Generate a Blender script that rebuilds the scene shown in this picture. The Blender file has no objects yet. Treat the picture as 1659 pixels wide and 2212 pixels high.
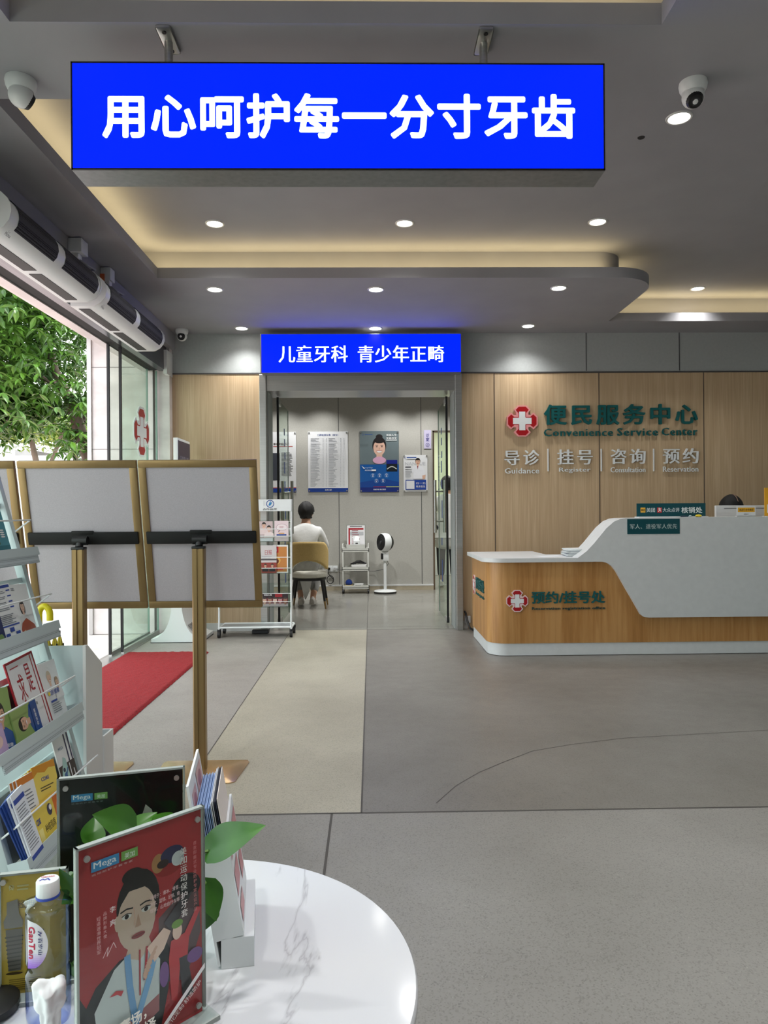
import bpy, bmesh, math, random
from mathutils import Vector, Matrix
random.seed(7)
C = bpy.context.scene.collection
SC = bpy.context.scene
PI = math.pi

# ------------------------------------------------------------------ camera
F, CAMH, YAW, ROLL = 1560.0, 1.17, 0.01827, 0.0075
_fw = Vector((math.sin(YAW), math.cos(YAW), 0)); _rt = Vector((math.cos(YAW), -math.sin(YAW), 0)); _up = Vector((0, 0, 1))
cam_d = bpy.data.cameras.new('camera'); cam = bpy.data.objects.new('camera', cam_d); C.objects.link(cam)
xi = _rt * math.cos(ROLL) - _up * math.sin(ROLL); yi = _rt * math.sin(ROLL) + _up * math.cos(ROLL)
cam.matrix_world = Matrix(((xi.x, yi.x, -_fw.x, 0), (xi.y, yi.y, -_fw.y, 0), (xi.z, yi.z, -_fw.z, CAMH), (0, 0, 0, 1)))
cam_d.sensor_fit = 'VERTICAL'; cam_d.sensor_height = 24.0; cam_d.lens = F / 2212 * 24.0
cam_d.clip_start = 0.02; cam_d.clip_end = 300
SC.camera = cam

def px(u, v, Y=None, Z=None, X=None):
    x = u - 829.5; y = v - 1106.0
    xc = x - ROLL * y; yc = ROLL * x + y
    d = _fw + _rt * (xc / F) - _up * (yc / F)
    t = Y / d.y if Y is not None else ((Z - CAMH) / d.z if Z is not None else X / d.x)
    return Vector((0, 0, CAMH)) + d * t

# ------------------------------------------------------------------ world, sun, exposure
SC.view_settings.view_transform = 'Standard'; SC.view_settings.look = 'None'
SC.view_settings.gamma = 1.0; SC.view_settings.use_curve_mapping = False
SC.view_settings.exposure = 0.8
w = bpy.data.worlds.new('sky'); SC.world = w; w.use_nodes = True
bg = w.node_tree.nodes['Background']; bg.inputs[0].default_value = (0.90, 0.96, 1.0, 1); bg.inputs[1].default_value = 2.3
def lamp(kind, name, loc, energy, color, rot=(0, 0, 0), **kw):
    d = bpy.data.lights.new(name, kind); d.energy = energy; d.color = color
    for k, v in kw.items(): setattr(d, k, v)
    o = bpy.data.objects.new(name, d); C.objects.link(o); o.location = loc; o.rotation_euler = rot
    return o
lamp('SUN', 'sun', (0, 0, 20), 2.2, (1, .97, .9), (math.radians(38), math.radians(-12), math.radians(130)), angle=math.radians(12))
WARM = (1.0, .80, .42); COOL = (1.0, .99, .97)
K_SPOT, K_COVE, K_ROOM, K_INNER = 20.0, 1.1, 15.0, 34.0
# warm strips lying in the ceiling coves, shining up
def strip(name, x0, x1, y0, y1, z=3.045, k=1.0):
    sx, sy = x1 - x0, y1 - y0
    return lamp('AREA', name, ((x0 + x1) / 2, (y0 + y1) / 2, z), K_COVE * k * max(sx, sy) , WARM, (PI, 0, 0), shape='RECTANGLE', size=sx, size_y=sy)
strip('cove_strip_left', -1.73, -1.68, 3.15, 5.6)
strip('cove_strip_back', -1.65, 1.9, 5.58, 5.63)
strip('cove_strip_side', 2.08, 2.13, 5.9, 6.7, k=.7)
strip('cove_strip_right', 2.3, 4.5, 6.83, 6.88)
strip('cove_strip_tray', -1.3, 1.1, 2.71, 2.76)
strip('cove_strip_tray_left', -1.40, -1.36, .0, 2.7, k=.6)
strip('cove_strip_tray_right', 1.16, 1.2, .0, 2.7, k=.6)

# ------------------------------------------------------------------ materials
def s2l(c):
    return tuple(((x / 255) / 12.92 if x / 255 <= .04045 else ((x / 255 + .055) / 1.055) ** 2.4) for x in c)
def bsdf(m): return m.node_tree.nodes['Principled BSDF']
_M = {}
def mat(name, rgb, rough=.5, metal=0, emit=0, spec=.5, coat=0):
    if name in _M: return _M[name]
    m = bpy.data.materials.new(name); m.use_nodes = True
    b = m.node_tree.nodes['Principled BSDF']; c = (*s2l(rgb), 1)
    b.inputs['Base Color'].default_value = c; b.inputs['Roughness'].default_value = rough; b.inputs['Metallic'].default_value = metal
    b.inputs['Specular IOR Level'].default_value = spec
    if coat: b.inputs['Coat Weight'].default_value = coat; b.inputs['Coat Roughness'].default_value = .08
    if emit: b.inputs['Emission Color'].default_value = c; b.inputs['Emission Strength'].default_value = emit
    _M[name] = m
    return m
def N(m, t, **kw):
    n = m.node_tree.nodes.new(t)
    for k, v in kw.items():
        if k in n.inputs: n.inputs[k].default_value = v
        else: setattr(n, k, v)
    return n
def LK(m, a, b): m.node_tree.links.new(a, b)
def coords(m, scale=(1, 1, 1)):
    tc = N(m, 'ShaderNodeTexCoord'); mp = N(m, 'ShaderNodeMapping'); mp.inputs['Scale'].default_value = scale
    g = N(m, 'ShaderNodeNewGeometry'); LK(m, g.outputs['Position'], mp.inputs['Vector']); return mp.outputs[0]
def ramp(m, fac, stops):
    r = N(m, 'ShaderNodeValToRGB'); e = r.color_ramp.elements
    while len(e) < len(stops): e.new(.5)
    for k, (p, c) in enumerate(stops): e[k].position = p; e[k].color = (*s2l(c), 1)
    LK(m, fac, r.inputs[0]); return r.outputs[0]
def bump(m, h, strength=.2, dist=.002):
    b = N(m, 'ShaderNodeBump'); b.inputs['Strength'].default_value = strength; b.inputs['Distance'].default_value = dist
    LK(m, h, b.inputs['Height']); LK(m, b.outputs[0], m.node_tree.nodes['Principled BSDF'].inputs['Normal'])
def noisy(name, c0, c1, scale, rough=.5, metal=0, detail=6, bmp=0, coat=0):
    if name in _M: return _M[name]
    m = mat(name, c0, rough, metal, coat=coat)
    n = N(m, 'ShaderNodeTexNoise', Scale=1.0, Detail=detail); LK(m, coords(m, scale if isinstance(scale, tuple) else (scale,) * 3), n.inputs['Vector'])
    LK(m, ramp(m, n.outputs[0], [(.3, c0), (.7, c1)]), bsdf(m).inputs['Base Color'])
    if bmp: bump(m, n.outputs[0], bmp)
    return m
def terrazzo(name, base, rough, vary=True):
    m = mat(name, base, rough)
    co = coords(m)
    v = N(m, 'ShaderNodeTexVoronoi', Scale=250.0); LK(m, co, v.inputs['Vector'])
    n = N(m, 'ShaderNodeTexNoise', Scale=1.3, Detail=5.0); LK(m, co, n.inputs['Vector'])
    n2 = N(m, 'ShaderNodeTexNoise', Scale=9.0, Detail=8.0); LK(m, co, n2.inputs['Vector'])
    a = tuple(max(0, x * .86) for x in base); b = tuple(min(255, x * 1.09) for x in base)
    sp = ramp(m, v.outputs['Color'], [(.12, a), (.4, base), (.88, base), (.97, b)])
    big = ramp(m, n.outputs[0], [(.3, (218, 216, 214)), (.7, (255, 255, 255))])
    mx = N(m, 'ShaderNodeMix', data_type='RGBA', blend_type='MULTIPLY'); mx.inputs[0].default_value = .8
    LK(m, sp, mx.inputs[6]); LK(m, big, mx.inputs[7]); LK(m, mx.outputs[2], bsdf(m).inputs['Base Color'])
    if not vary: return m
    rr = N(m, 'ShaderNodeMapRange'); rr.inputs[3].default_value = rough - .06; rr.inputs[4].default_value = rough + .14
    LK(m, n2.outputs[0], rr.inputs[0]); LK(m, rr.outputs[0], bsdf(m).inputs['Roughness'])
    return m
def woodmat(name, c0, c1, c2, gx, gz, rough=.45, blot=1.0):
    m = mat(name, c1, rough)
    n = N(m, 'ShaderNodeTexNoise', Scale=1.0, Detail=7.0, Roughness=.6, Distortion=.3); LK(m, coords(m, (gx, gx, gz)), n.inputs['Vector'])
    n2 = N(m, 'ShaderNodeTexNoise', Scale=1.0, Detail=3.0); LK(m, coords(m, (gx * .22, gx * .22, gz * .5)), n2.inputs['Vector'])
    mx = N(m, 'ShaderNodeMath', operation='MULTIPLY_ADD'); LK(m, n2.outputs[0], mx.inputs[0]); mx.inputs[1].default_value = .5 * blot
    LK(m, n.outputs[0], mx.inputs[2])
    LK(m, ramp(m, mx.outputs[0], [(.45, c0), (.75, c1), (1.0, c2)]), bsdf(m).inputs['Base Color'])
    return m
def glass(name, tint=(225, 238, 232), refl=1.0, rim=None):
    m = bpy.data.materials.new(name); m.use_nodes = True; nt = m.node_tree; nt.nodes.clear()
    out = nt.nodes.new('ShaderNodeOutputMaterial'); mx = nt.nodes.new('ShaderNodeMixShader')
    tr = nt.nodes.new('ShaderNodeBsdfTransparent'); tr.inputs[0].default_value = (*s2l(tint), 1)
    if rim:
        lw = nt.nodes.new('ShaderNodeLayerWeight'); lw.inputs[0].default_value = .42; cm = nt.nodes.new('ShaderNodeMix'); cm.data_type = 'RGBA'
        cm.inputs[6].default_value = (*s2l(tint), 1); cm.inputs[7].default_value = (*s2l(rim), 1); nt.links.new(lw.outputs['Facing'], cm.inputs[0]); nt.links.new(cm.outputs[2], tr.inputs[0])
    gl = nt.nodes.new('ShaderNodeBsdfGlossy'); gl.inputs['Roughness'].default_value = .02
    fr = nt.nodes.new('ShaderNodeFresnel'); fr.inputs[0].default_value = 1.5
    mt = nt.nodes.new('ShaderNodeMath'); mt.operation = 'MULTIPLY'; mt.inputs[1].default_value = refl
    ge = nt.nodes.new('ShaderNodeNewGeometry'); fb = nt.nodes.new('ShaderNodeMath'); fb.operation = 'SUBTRACT'; fb.inputs[0].default_value = 1.0
    m2 = nt.nodes.new('ShaderNodeMath'); m2.operation = 'MULTIPLY'
    nt.links.new(ge.outputs['Backfacing'], fb.inputs[1]); nt.links.new(fr.outputs[0], m2.inputs[0]); nt.links.new(fb.outputs[0], m2.inputs[1])
    nt.links.new(m2.outputs[0], mt.inputs[0]); nt.links.new(mt.outputs[0], mx.inputs[0])
    nt.links.new(tr.outputs[0], mx.inputs[1]); nt.links.new(gl.outputs[0], mx.inputs[2]); nt.links.new(mx.outputs[0], out.inputs[0])
    return m
def ink(r, g, b, rough=.45):
    return mat('ink_%d_%d_%d_%d' % (r, g, b, int(rough * 100)), (r, g, b), rough)

M_ceil = noisy('ceiling_paint', (147, 146, 150), (153, 152, 156), 3, .8)
M_wood = woodmat('panel_oak', (176, 150, 118), (190, 164, 130), (206, 182, 148), 70, 1.6, .5)
M_desk = woodmat('desk_oak', (146, 98, 48), (172, 122, 66), (192, 144, 88), 26, 1.6, .4, 1.4)
M_upper = noisy('grey_wall', (160, 164, 163), (166, 170, 169), 40, .45)
M_inner = noisy('clinic_panel', (178, 177, 170), (186, 185, 178), 60, .4)
M_steel = noisy('brushed_steel', (172, 172, 168), (186, 186, 182), (2, 2, 160), .3, .8)
M_dsteel = noisy('header_steel', (96, 98, 104), (122, 124, 130), (120, 2, 3), .3, 1.0)
M_marble = noisy('pale_marble', (196, 188, 186), (226, 218, 216), (3, 3, 6), .3, 0, 8)
M_black = mat('black_plastic', (14, 14, 16), .45)
M_blackm = mat('black_matt', (8, 8, 9), .75)
M_white = mat('white_paint', (226, 230, 230), .4)
M_wplas = mat('white_plastic', (222, 224, 224), .35)
M_rackw = mat('pale_blue_grey_metal', (190, 204, 206), .4)
M_gold = noisy('champagne_gold', (146, 120, 80), (152, 126, 86), (30, 30, 2), .36, .6)
M_goldb = noisy('gold_base_plate', (196, 164, 120), (206, 174, 130), 8, .22, .8)
M_back = noisy('grey_backing_board', (182, 175, 182), (192, 185, 192), 220, .7)
M_terA = terrazzo('floor_taupe', (128, 124, 118), .36)
M_terB = terrazzo('floor_beige', (178, 172, 155), .36)
M_terC = terrazzo('floor_grey', (146, 143, 138), .42)
M_terD = terrazzo('floor_side', (160, 155, 149), .38)
M_terI = terrazzo('floor_clinic', (150, 149, 142), .2, False)
M_joint = mat('floor_joint', (74, 70, 66), .6)
M_solid = noisy('white_solid_surface', (206, 208, 208), (212, 214, 214), 20, .38)
M_teal = mat('teal_letter', (0, 84, 84), .45)
M_tealp = mat('teal_panel', (4, 70, 78), .3)
M_red = mat('emblem_red', (168, 10, 22), .4)
M_eblue = mat('lit_blue_panel', (0, 22, 255), .4, 0, 1.5); bsdf(M_eblue).inputs['Base Color'].default_value = (0, 0, .02, 1); bsdf(M_eblue).inputs['Specular IOR Level'].default_value = .12
M_elet = mat('lit_white_letters', (225, 250, 255), .4, 0, 1.3)
M_disc = mat('lamp_disc', (255, 252, 244), .4, 0, 9.0)
M_trim = mat('lamp_trim', (214, 214, 212), .4)
M_glass = glass('clear_glass', (238, 245, 240), .5); M_acry = glass('clear_acrylic', (240, 244, 242), .8)
M_gedge = mat('glass_edge', (120, 150, 138), .2)
M_skin = mat('skin', (206, 160, 132), .5); M_hair = noisy('black_hair', (9, 8, 8), (20, 17, 16), (60, 60, 14), .7, bmp=.6)
M_coat = noisy('white_coat_cloth', (220, 221, 218), (230, 231, 229), (5, 5, 7), .8, bmp=.35)
for _q in M_coat.node_tree.nodes:
    if _q.type == 'BUMP': _q.inputs['Distance'].default_value = .03
M_leaf = noisy('tree_leaf', (30, 66, 20), (98, 142, 46), 2.6, .4)
M_leaf2 = noisy('far_leaf', (84, 120, 40), (150, 178, 76), 1.2, .6)
M_bark = noisy('bark', (70, 58, 48), (104, 90, 78), (14, 14, 3), .9)
M_poth = noisy('pothos_leaf', (30, 78, 22), (66, 116, 34), 9, .32)

# ------------------------------------------------------------------ mesh building
def text_geo(s, bold=0.0, depth=0.0, space=1.0):
    cu = bpy.data.curves.new('t', 'FONT'); cu.body = s; cu.offset = bold; cu.space_character = space; cu.resolution_u = 2
    if depth: cu.extrude = .5
    ob = bpy.data.objects.new('t', cu); me = ob.to_mesh()
    vs = [v.co.copy() for v in me.vertices]; fs = [tuple(p.vertices) for p in me.polygons]
    ob.to_mesh_clear(); bpy.data.objects.remove(ob); bpy.data.curves.remove(cu)
    return vs, fs
def chamfer_box(bm, c, s, b):
    pass
class MB:
    def __init__(self): self.bm = bmesh.new(); self.ms = []
    def mi(self, m):
        if m not in self.ms: self.ms.append(m)
        return self.ms.index(m)
    def add(self, vs, fs, m, M=None, rev=False):
        i = self.mi(m); bv = [self.bm.verts.new(M @ Vector(v) if M is not None else v) for v in vs]
        out = []
        for f in fs:
            try:
                q = self.bm.faces.new([bv[k] for k in (reversed(f) if rev else f)]); q.material_index = i; out.append(q)
            except ValueError: pass
        return bv, out
    def box(self, a, b, m, M=None, bev=0, seg=2):
        x0, y0, z0 = (min(a[k], b[k]) for k in range(3)); x1, y1, z1 = (max(a[k], b[k]) for k in range(3))
        vs = [(x0, y0, z0), (x1, y0, z0), (x1, y1, z0), (x0, y1, z0), (x0, y0, z1), (x1, y0, z1), (x1, y1, z1), (x0, y1, z1)]
        fs = [(0, 3, 2, 1), (4, 5, 6, 7), (0, 1, 5, 4), (1, 2, 6, 5), (2, 3, 7, 6), (3, 0, 4, 7)]
        bv, bf = self.add(vs, fs, m, M)
        if bev:
            es = {e for f in bf for e in f.edges}
            r = bmesh.ops.bevel(self.bm, geom=list(es), offset=bev, segments=seg, affect='EDGES', profile=.5)
            i = self.mi(m)
            for f in r['faces']: f.material_index = i
        return self
    def cbox(self, c, s, m, M=None, bev=0):
        return self.box([c[k] - s[k] / 2 for k in range(3)], [c[k] + s[k] / 2 for k in range(3)], m, M, bev)
    def prism(self, pts, z0, z1, m, M=None, side=None):
        n = len(pts); vs = [(p[0], p[1], z0) for p in pts] + [(p[0], p[1], z1) for p in pts]
        area = sum(pts[i][0] * pts[(i + 1) % n][1] - pts[(i + 1) % n][0] * pts[i][1] for i in range(n))
        if area < 0: vs = [(p[0], p[1], z0) for p in reversed(pts)] + [(p[0], p[1], z1) for p in reversed(pts)]
        bv, _ = self.add(vs, [tuple(range(n - 1, -1, -1)), tuple(range(n, 2 * n))], m, M)
        i = self.mi(side or m)
        for k in range(n):
            q = (k + 1) % n
            f = self.bm.faces.new((bv[k], bv[q], bv[n + q], bv[n + k])); f.material_index = i
        return self
    def cyl(self, p0, p1, r0, m, r1=None, seg=20):
        p0, p1 = Vector(p0), Vector(p1); d = (p1 - p0).normalized(); r1 = r0 if r1 is None else r1
        a = d.orthogonal().normalized(); b = d.cross(a)
        vs = [p0 + (a * math.cos(t) + b * math.sin(t)) * r0 for t in [2 * PI * k / seg for k in range(seg)]] + \
             [p1 + (a * math.cos(t) + b * math.sin(t)) * r1 for t in [2 * PI * k / seg for k in range(seg)]]
        fs = [(k, (k + 1) % seg, seg + (k + 1) % seg, seg + k) for k in range(seg)] + [tuple(range(seg - 1, -1, -1)), tuple(range(seg, 2 * seg))]
        self.add(vs, fs, m); return self
    def tube(self, pts, r, m, seg=8, closed=False):
        pts = [Vector(p) for p in pts]; n = len(pts); rs = r if isinstance(r, (list, tuple)) else [r] * n
        vs = []; prev = None
        for k, p in enumerate(pts):
            t = (pts[(k + 1) % n] - pts[k - 1]) if closed else (pts[min(k + 1, n - 1)] - pts[max(k - 1, 0)])
            t.normalize()
            a = t.orthogonal().normalized() if prev is None else (prev - t * prev.dot(t)).normalized()
            prev = a; b = t.cross(a)
            vs += [p + (a * math.cos(2 * PI * j / seg) + b * math.sin(2 * PI * j / seg)) * rs[k] for j in range(seg)]
        fs = []
        for k in range(n if closed else n - 1):
            q = (k + 1) % n
            fs += [(k * seg + j, k * seg + (j + 1) % seg, q * seg + (j + 1) % seg, q * seg + j) for j in range(seg)]
        if not closed: fs += [tuple(range(seg - 1, -1, -1)), tuple(range((n - 1) * seg, n * seg))]
        self.add(vs, fs, m); return self
    def lathe(self, prof, m, c=(0, 0, 0), seg=32, M=None, f=None):
        c = Vector(c); vs = []; n = len(prof)
        for (r, z) in prof:
            for k in range(seg):
                t = 2 * PI * k / seg; rr = r * (f(t, z) if f else 1)
                vs.append(c + Vector((rr * math.cos(t), rr * math.sin(t), z)))
        fs = [(a * seg + k, a * seg + (k + 1) % seg, (a + 1) * seg + (k + 1) % seg, (a + 1) * seg + k) for a in range(n - 1) for k in range(seg)]
        if prof[0][0] > 1e-5: fs.append(tuple(range(seg - 1, -1, -1)))
        if prof[-1][0] > 1e-5: fs.append(tuple(range((n - 1) * seg, n * seg)))
        self.add(vs, fs, m, M); return self
    def ball(self, c, r, m, seg=20, rings=12, M=None, keep=None):
        if not isinstance(r, (tuple, list)): r = (r, r, r)
        vs = []; 
        for i in range(rings + 1):
            ph = PI * i / rings
            for k in range(seg):
                t = 2 * PI * k / seg
                vs.append((c[0] + r[0] * math.sin(ph) * math.cos(t), c[1] + r[1] * math.sin(ph) * math.sin(t), c[2] + r[2] * math.cos(ph)))
        fs = [(i * seg + k, (i + 1) * seg + k, (i + 1) * seg + (k + 1) % seg, i * seg + (k + 1) % seg) for i in range(rings) for k in range(seg)]
        if keep: fs = [f for f in fs if all(keep(Vector(vs[i])) for i in f)]
        self.add(vs, fs, m, M); return self
    def quad(self, pts, m, M=None): self.add(pts, [tuple(range(len(pts)))], m, M); return self
    def build(self, name, parent=None, smooth=35, solid=0, local=False):
        bm = self.bm
        if len(bm.verts) < 60000: bmesh.ops.remove_doubles(bm, verts=bm.verts, dist=1e-6)
        loose = [v for v in bm.verts if not v.link_faces]
        if loose: bmesh.ops.delete(bm, geom=loose, context='VERTS')
        off = None
        if parent is None and not local and bm.verts:
            lo = [min(v.co[k] for v in bm.verts) for k in range(3)]; hi = [max(v.co[k] for v in bm.verts) for k in range(3)]
            off = Vector(((lo[0] + hi[0]) / 2, (lo[1] + hi[1]) / 2, lo[2])); bmesh.ops.translate(bm, verts=bm.verts, vec=-off)
        me = bpy.data.meshes.new(name); bm.to_mesh(me); bm.free()
        for m in self.ms: me.materials.append(m)
        if smooth:
            for p in me.polygons: p.use_smooth = True
            me.set_sharp_from_angle(angle=math.radians(smooth))
        o = bpy.data.objects.new(name, me); C.objects.link(o)
        if off is not None: o.location = off
        if parent is not None: adopt(o, parent)
        if solid:
            md = o.modifiers.new('solid', 'SOLIDIFY'); md.thickness = solid; md.offset = 0
        return o
def adopt(o, parent):
    o.parent = parent
    if parent.parent is None: o.matrix_parent_inverse = parent.matrix_basis.inverted()
def tag(o, label, cat, group=None, kind=None):
    o['label'] = label; o['category'] = cat
    if group: o['group'] = group
    if kind: o['kind'] = kind
    return o
def thing(name, label, cat, loc=(0, 0, 0), rz=0, group=None):
    o = bpy.data.objects.new(name, None); C.objects.link(o); o.empty_display_size = .1
    o.location = loc; o.rotation_euler = (0, 0, rz)
    o.matrix_basis = Matrix.Translation(loc) @ Matrix.Rotation(rz, 4, 'Z')
    return tag(o, label, cat, group)
def struct(o): o['kind'] = 'structure'; return o
def copy_tree(o, loc, rz=None, label=None):
    r = o.copy(); C.objects.link(r); r.location = loc
    if rz is not None: r.rotation_euler = (0, 0, rz)
    if label: r['label'] = label
    for ch in list(o.children):
        c = ch.copy(); C.objects.link(c); c.parent = r
        for g in list(ch.children):
            d = g.copy(); C.objects.link(d); d.parent = c
    return r
def frame(o, ux, uy):
    ux, uy = Vector(ux).normalized(), Vector(uy).normalized(); n = ux.cross(uy).normalized(); uy = n.cross(ux); o = Vector(o)
    return Matrix(((ux.x, uy.x, n.x, o.x), (ux.y, uy.y, n.y, o.y), (ux.z, uy.z, n.z, o.z), (0, 0, 0, 1)))
def front(x, y, z): return frame((x, y, z), (1, 0, 0), (0, 0, 1))      # local x right, y up, z towards the viewer (-Y)

class Sheet:
    """flat printing on the surface z=0 of matrix M (x right, y up); every layer lies a hair higher"""
    def __init__(self, mb, M, w, h, z=.0004, dz=.00012): self.mb, self.M, self.w, self.h, self.z, self.dz = mb, M, w, h, z, dz
    def up(self): self.z += self.dz; return self.z
    def poly(self, pts, m):
        z = self.up(); n = len(pts)
        a = sum(pts[i][0] * pts[(i + 1) % n][1] - pts[(i + 1) % n][0] * pts[i][1] for i in range(n))
        if a < 0: pts = list(reversed(pts))
        self.mb.add([(p[0], p[1], z) for p in pts], [tuple(range(n))], m, self.M)
    def rect(self, x, y, w, h, m): self.poly([(x, y), (x + w, y), (x + w, y + h), (x, y + h)], m)
    def ell(self, cx, cy, rx, ry, m, a0=0, a1=2 * PI, n=22):
        self.poly([(cx + rx * math.cos(a0 + (a1 - a0) * k / n), cy + ry * math.sin(a0 + (a1 - a0) * k / n)) for k in range(n + (1 if a1 - a0 < 6.2 else 0))], m)
    def line(self, pts, wd, m):
        for (x0, y0), (x1, y1) in zip(pts, pts[1:]):
            d = math.hypot(x1 - x0, y1 - y0) or 1; nx, ny = -(y1 - y0) / d * wd / 2, (x1 - x0) / d * wd / 2
            self.poly([(x0 + nx, y0 + ny), (x0 - nx, y0 - ny), (x1 - nx, y1 - ny), (x1 + nx, y1 + ny)], m)
    def ring(self, cx, cy, r, wd, m, n=20):
        self.line([(cx + r * math.cos(2 * PI * k / n), cy + r * math.sin(2 * PI * k / n)) for k in range(n + 1)], wd, m)
    def text(self, s, x, y, w, h, m, bold=.012, space=1.0, depth=0, rot=0):
        """fitted to the box x, y, w, h; w=0 keeps the proportions; heavier strokes are the glyphs struck again a little aside"""
        vs, fs = text_geo(s, 0, depth, space)
        e = bold
        if e > .002:
            n = len(vs); v0, f0 = list(vs), list(fs)
            for k, (dx, dy) in enumerate(((1, 0), (-1, 0), (0, 1), (0, -1), (.7, .7), (-.7, .7), (.7, -.7), (-.7, -.7))[: 8 if bold > .018 else 2]):
                vs += [Vector((v.x + dx * e, v.y + dy * e, v.z)) for v in v0]; fs += [tuple(i + n * (k + 1) for i in f) for f in f0]
        if not vs: return
        lo = [min(v[k] for v in vs) for k in range(2)]; hi = [max(v[k] for v in vs) for k in range(2)]
        sy = h / max(1e-6, hi[1] - lo[1]); sx = w / max(1e-6, hi[0] - lo[0]) if w else sy
        z = self.up(); R = Matrix.Rotation(rot, 4, 'Z')
        out = []; nl = len(v0) if e > .002 else len(vs)
        for i, v in enumerate(vs):
            p = R @ Vector(((v.x - lo[0]) * sx, (v.y - lo[1]) * sy, 0)); out.append((x + p.x, y + p.y, z + ((v.z + .5) * depth if depth else 0) + (i // nl) * .00004))
        self.mb.add(out, fs, m, self.M)
        if e > .002 and not depth: self.z += .0003
    def vtext(self, s, x, ytop, size, gap, m, bold=.012):
        for k, ch in enumerate(s):
            if ch != ' ': self.text(ch, x, ytop - (k + 1) * size - k * gap, size, size, m, bold)
    def lines(self, x, ytop, w, n, pitch, th, m, jitter=.3):
        z = self.up(); i = 0
        for k in range(n):
            ww = w * (1 - jitter * random.random())
            self.mb.add([(x, ytop - k * pitch - th, z), (x + ww, ytop - k * pitch - th, z), (x + ww, ytop - k * pitch, z), (x, ytop - k * pitch, z)], [(0, 1, 2, 3)], m, self.M)
    def person(self, cx, cy, s, skin=(222, 178, 152), hair=(26, 22, 22), top=(235, 236, 238), smile=False, body=True, bun=False, long=False):
        """head of height s centred at cx, cy with shoulders under it"""
        H, S, T = ink(*hair), ink(*skin), ink(*top)
        if long: self.ell(cx, cy - s * .12, s * .47, s * .72, H)
        if body:
            self.poly([(cx - s * .95, cy - s * 1.75), (cx - s * .85, cy - s * .95), (cx - s * .3, cy - s * .66), (cx + s * .3, cy - s * .66), (cx + s * .85, cy - s * .95), (cx + s * .95, cy - s * 1.75)], T)
        self.rect(cx - s * .17, cy - s * .75, s * .34, s * .45, S)
        if bun: self.ell(cx, cy + s * .62, s * .2, s * .14, H)
        self.ell(cx, cy + s * .1, s * .41, s * .52, H)
        self.ell(cx, cy - s * .04, s * .35, s * .46, S)
        self.ell(cx, cy + s * .36, s * .30, s * .13, H)
        for q in (-1, 1):
            self.ell(cx + q * s * .15, cy + s * .03, s * .06, s * .025, H, n=10)
            self.rect(cx + q * s * .15 - s * .08, cy + s * .1, s * .16, s * .025, H)
        self.poly([(cx - s * .035, cy - s * .13), (cx + s * .035, cy - s * .13), (cx, cy + s * .02)], ink(int(skin[0] * .86), int(skin[1] * .82), int(skin[2] * .8)))
        if smile: self.ell(cx, cy - s * .2, s * .16, s * .12, ink(250, 248, 246), PI, 2 * PI); self.line([(cx - s * .17, cy - s * .2), (cx + s * .17, cy - s * .2)], s * .03, ink(176, 70, 70))
        else: self.ell(cx, cy - s * .24, s * .1, s * .035, ink(180, 80, 80), n=12)
def emblem(sh, cx, cy, r, depth=0, side=None):
    base = [(-.27, 1), (.27, 1), (.54, .73), (.40, .56), (.40, .40), (0, 0), (-.40, .40), (-.40, .56), (-.54, .73)]
    def rot(p, k):
        for _ in range(k): p = (p[1], -p[0])
        return p
    W = M_white; R = M_red
    for k in range(4):
        pts = [rot(p, k) for p in base]
        pts = [(cx + r * p[0], cy + r * p[1]) for p in pts]
        if depth: sh.mb.prism(pts, 0, depth, side or ink(226, 150, 150), sh.M)
        else: sh.poly(pts, W)
    if depth: sh.z = depth + .0003
    inner = [(-.23, .92), (.23, .92), (.43, .71), (.25, .50), (.25, .24), (-.25, .24), (-.25, .50), (-.43, .71)]
    for k in range(4):
        sh.poly([(cx + r * q[0], cy + r * q[1]) for q in [rot((p[0] * .98, p[1]), k) for p in inner]], R)
    sh.rect(cx - r * .2, cy - r * .6, r * .4, r * 1.2, W); sh.rect(cx - r * .6, cy - r * .2, r * 1.2, r * .4, W)
# ================================================================== STRUCTURE
# ---- floor
def slab(mb, x0, x1, y0, y1, m): mb.box((x0, y0, -.1), (x1, y1, 0), m)
fl = MB()
slab(fl, -2.2, -.80, 2.81, 7.2, M_terD); slab(fl, -.80, -.045, 2.81, 7.2, M_terB); slab(fl, -.045, 4.7, 2.81, 7.2, M_terA)
slab(fl, -2.2, -.16, -2.6, 2.81, M_terC); slab(fl, -.16, 4.7, -2.6, 2.81, M_terC)
slab(fl, -2.6, -.045, 7.2, 10.85, M_terI); slab(fl, -.045, 3.2, 7.2, 10.85, M_terI); slab(fl, -.6, 3.4, 10.85, 14.0, M_terI)
def joint(x0, y0, x1, y1, wd=.008):
    d = Vector((x1 - x0, y1 - y0, 0)).normalized(); n = Vector((-d.y, d.x, 0)) * wd / 2; a = Vector((x0, y0, .0008)); b = Vector((x1, y1, .0008))
    fl.quad([a + n, a - n, b - n, b + n], M_joint)
joint(-.045, 2.81, -.045, 10.8, .007); joint(-.80, 2.81, -.80, 7.2, .005); joint(-2.2, 2.81, 4.7, 2.81, .011); joint(-.16, -2.6, -.16, 2.81, .009)
joint(-2, 7.2, 1.2, 7.2, .008); joint(-1.02, 7.36, .92, 7.36, .006)
crack = [px(u, v, Z=.0008) for u, v in ((942, 1735), (985, 1697), (1035, 1668), (1090, 1645), (1150, 1622), (1240, 1607), (1350, 1594), (1480, 1587), (1659, 1577))]
for a, b in zip(crack, crack[1:]): joint(a.x, a.y, b.x, b.y, .004)
struct(fl.build('floor', smooth=0))

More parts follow.
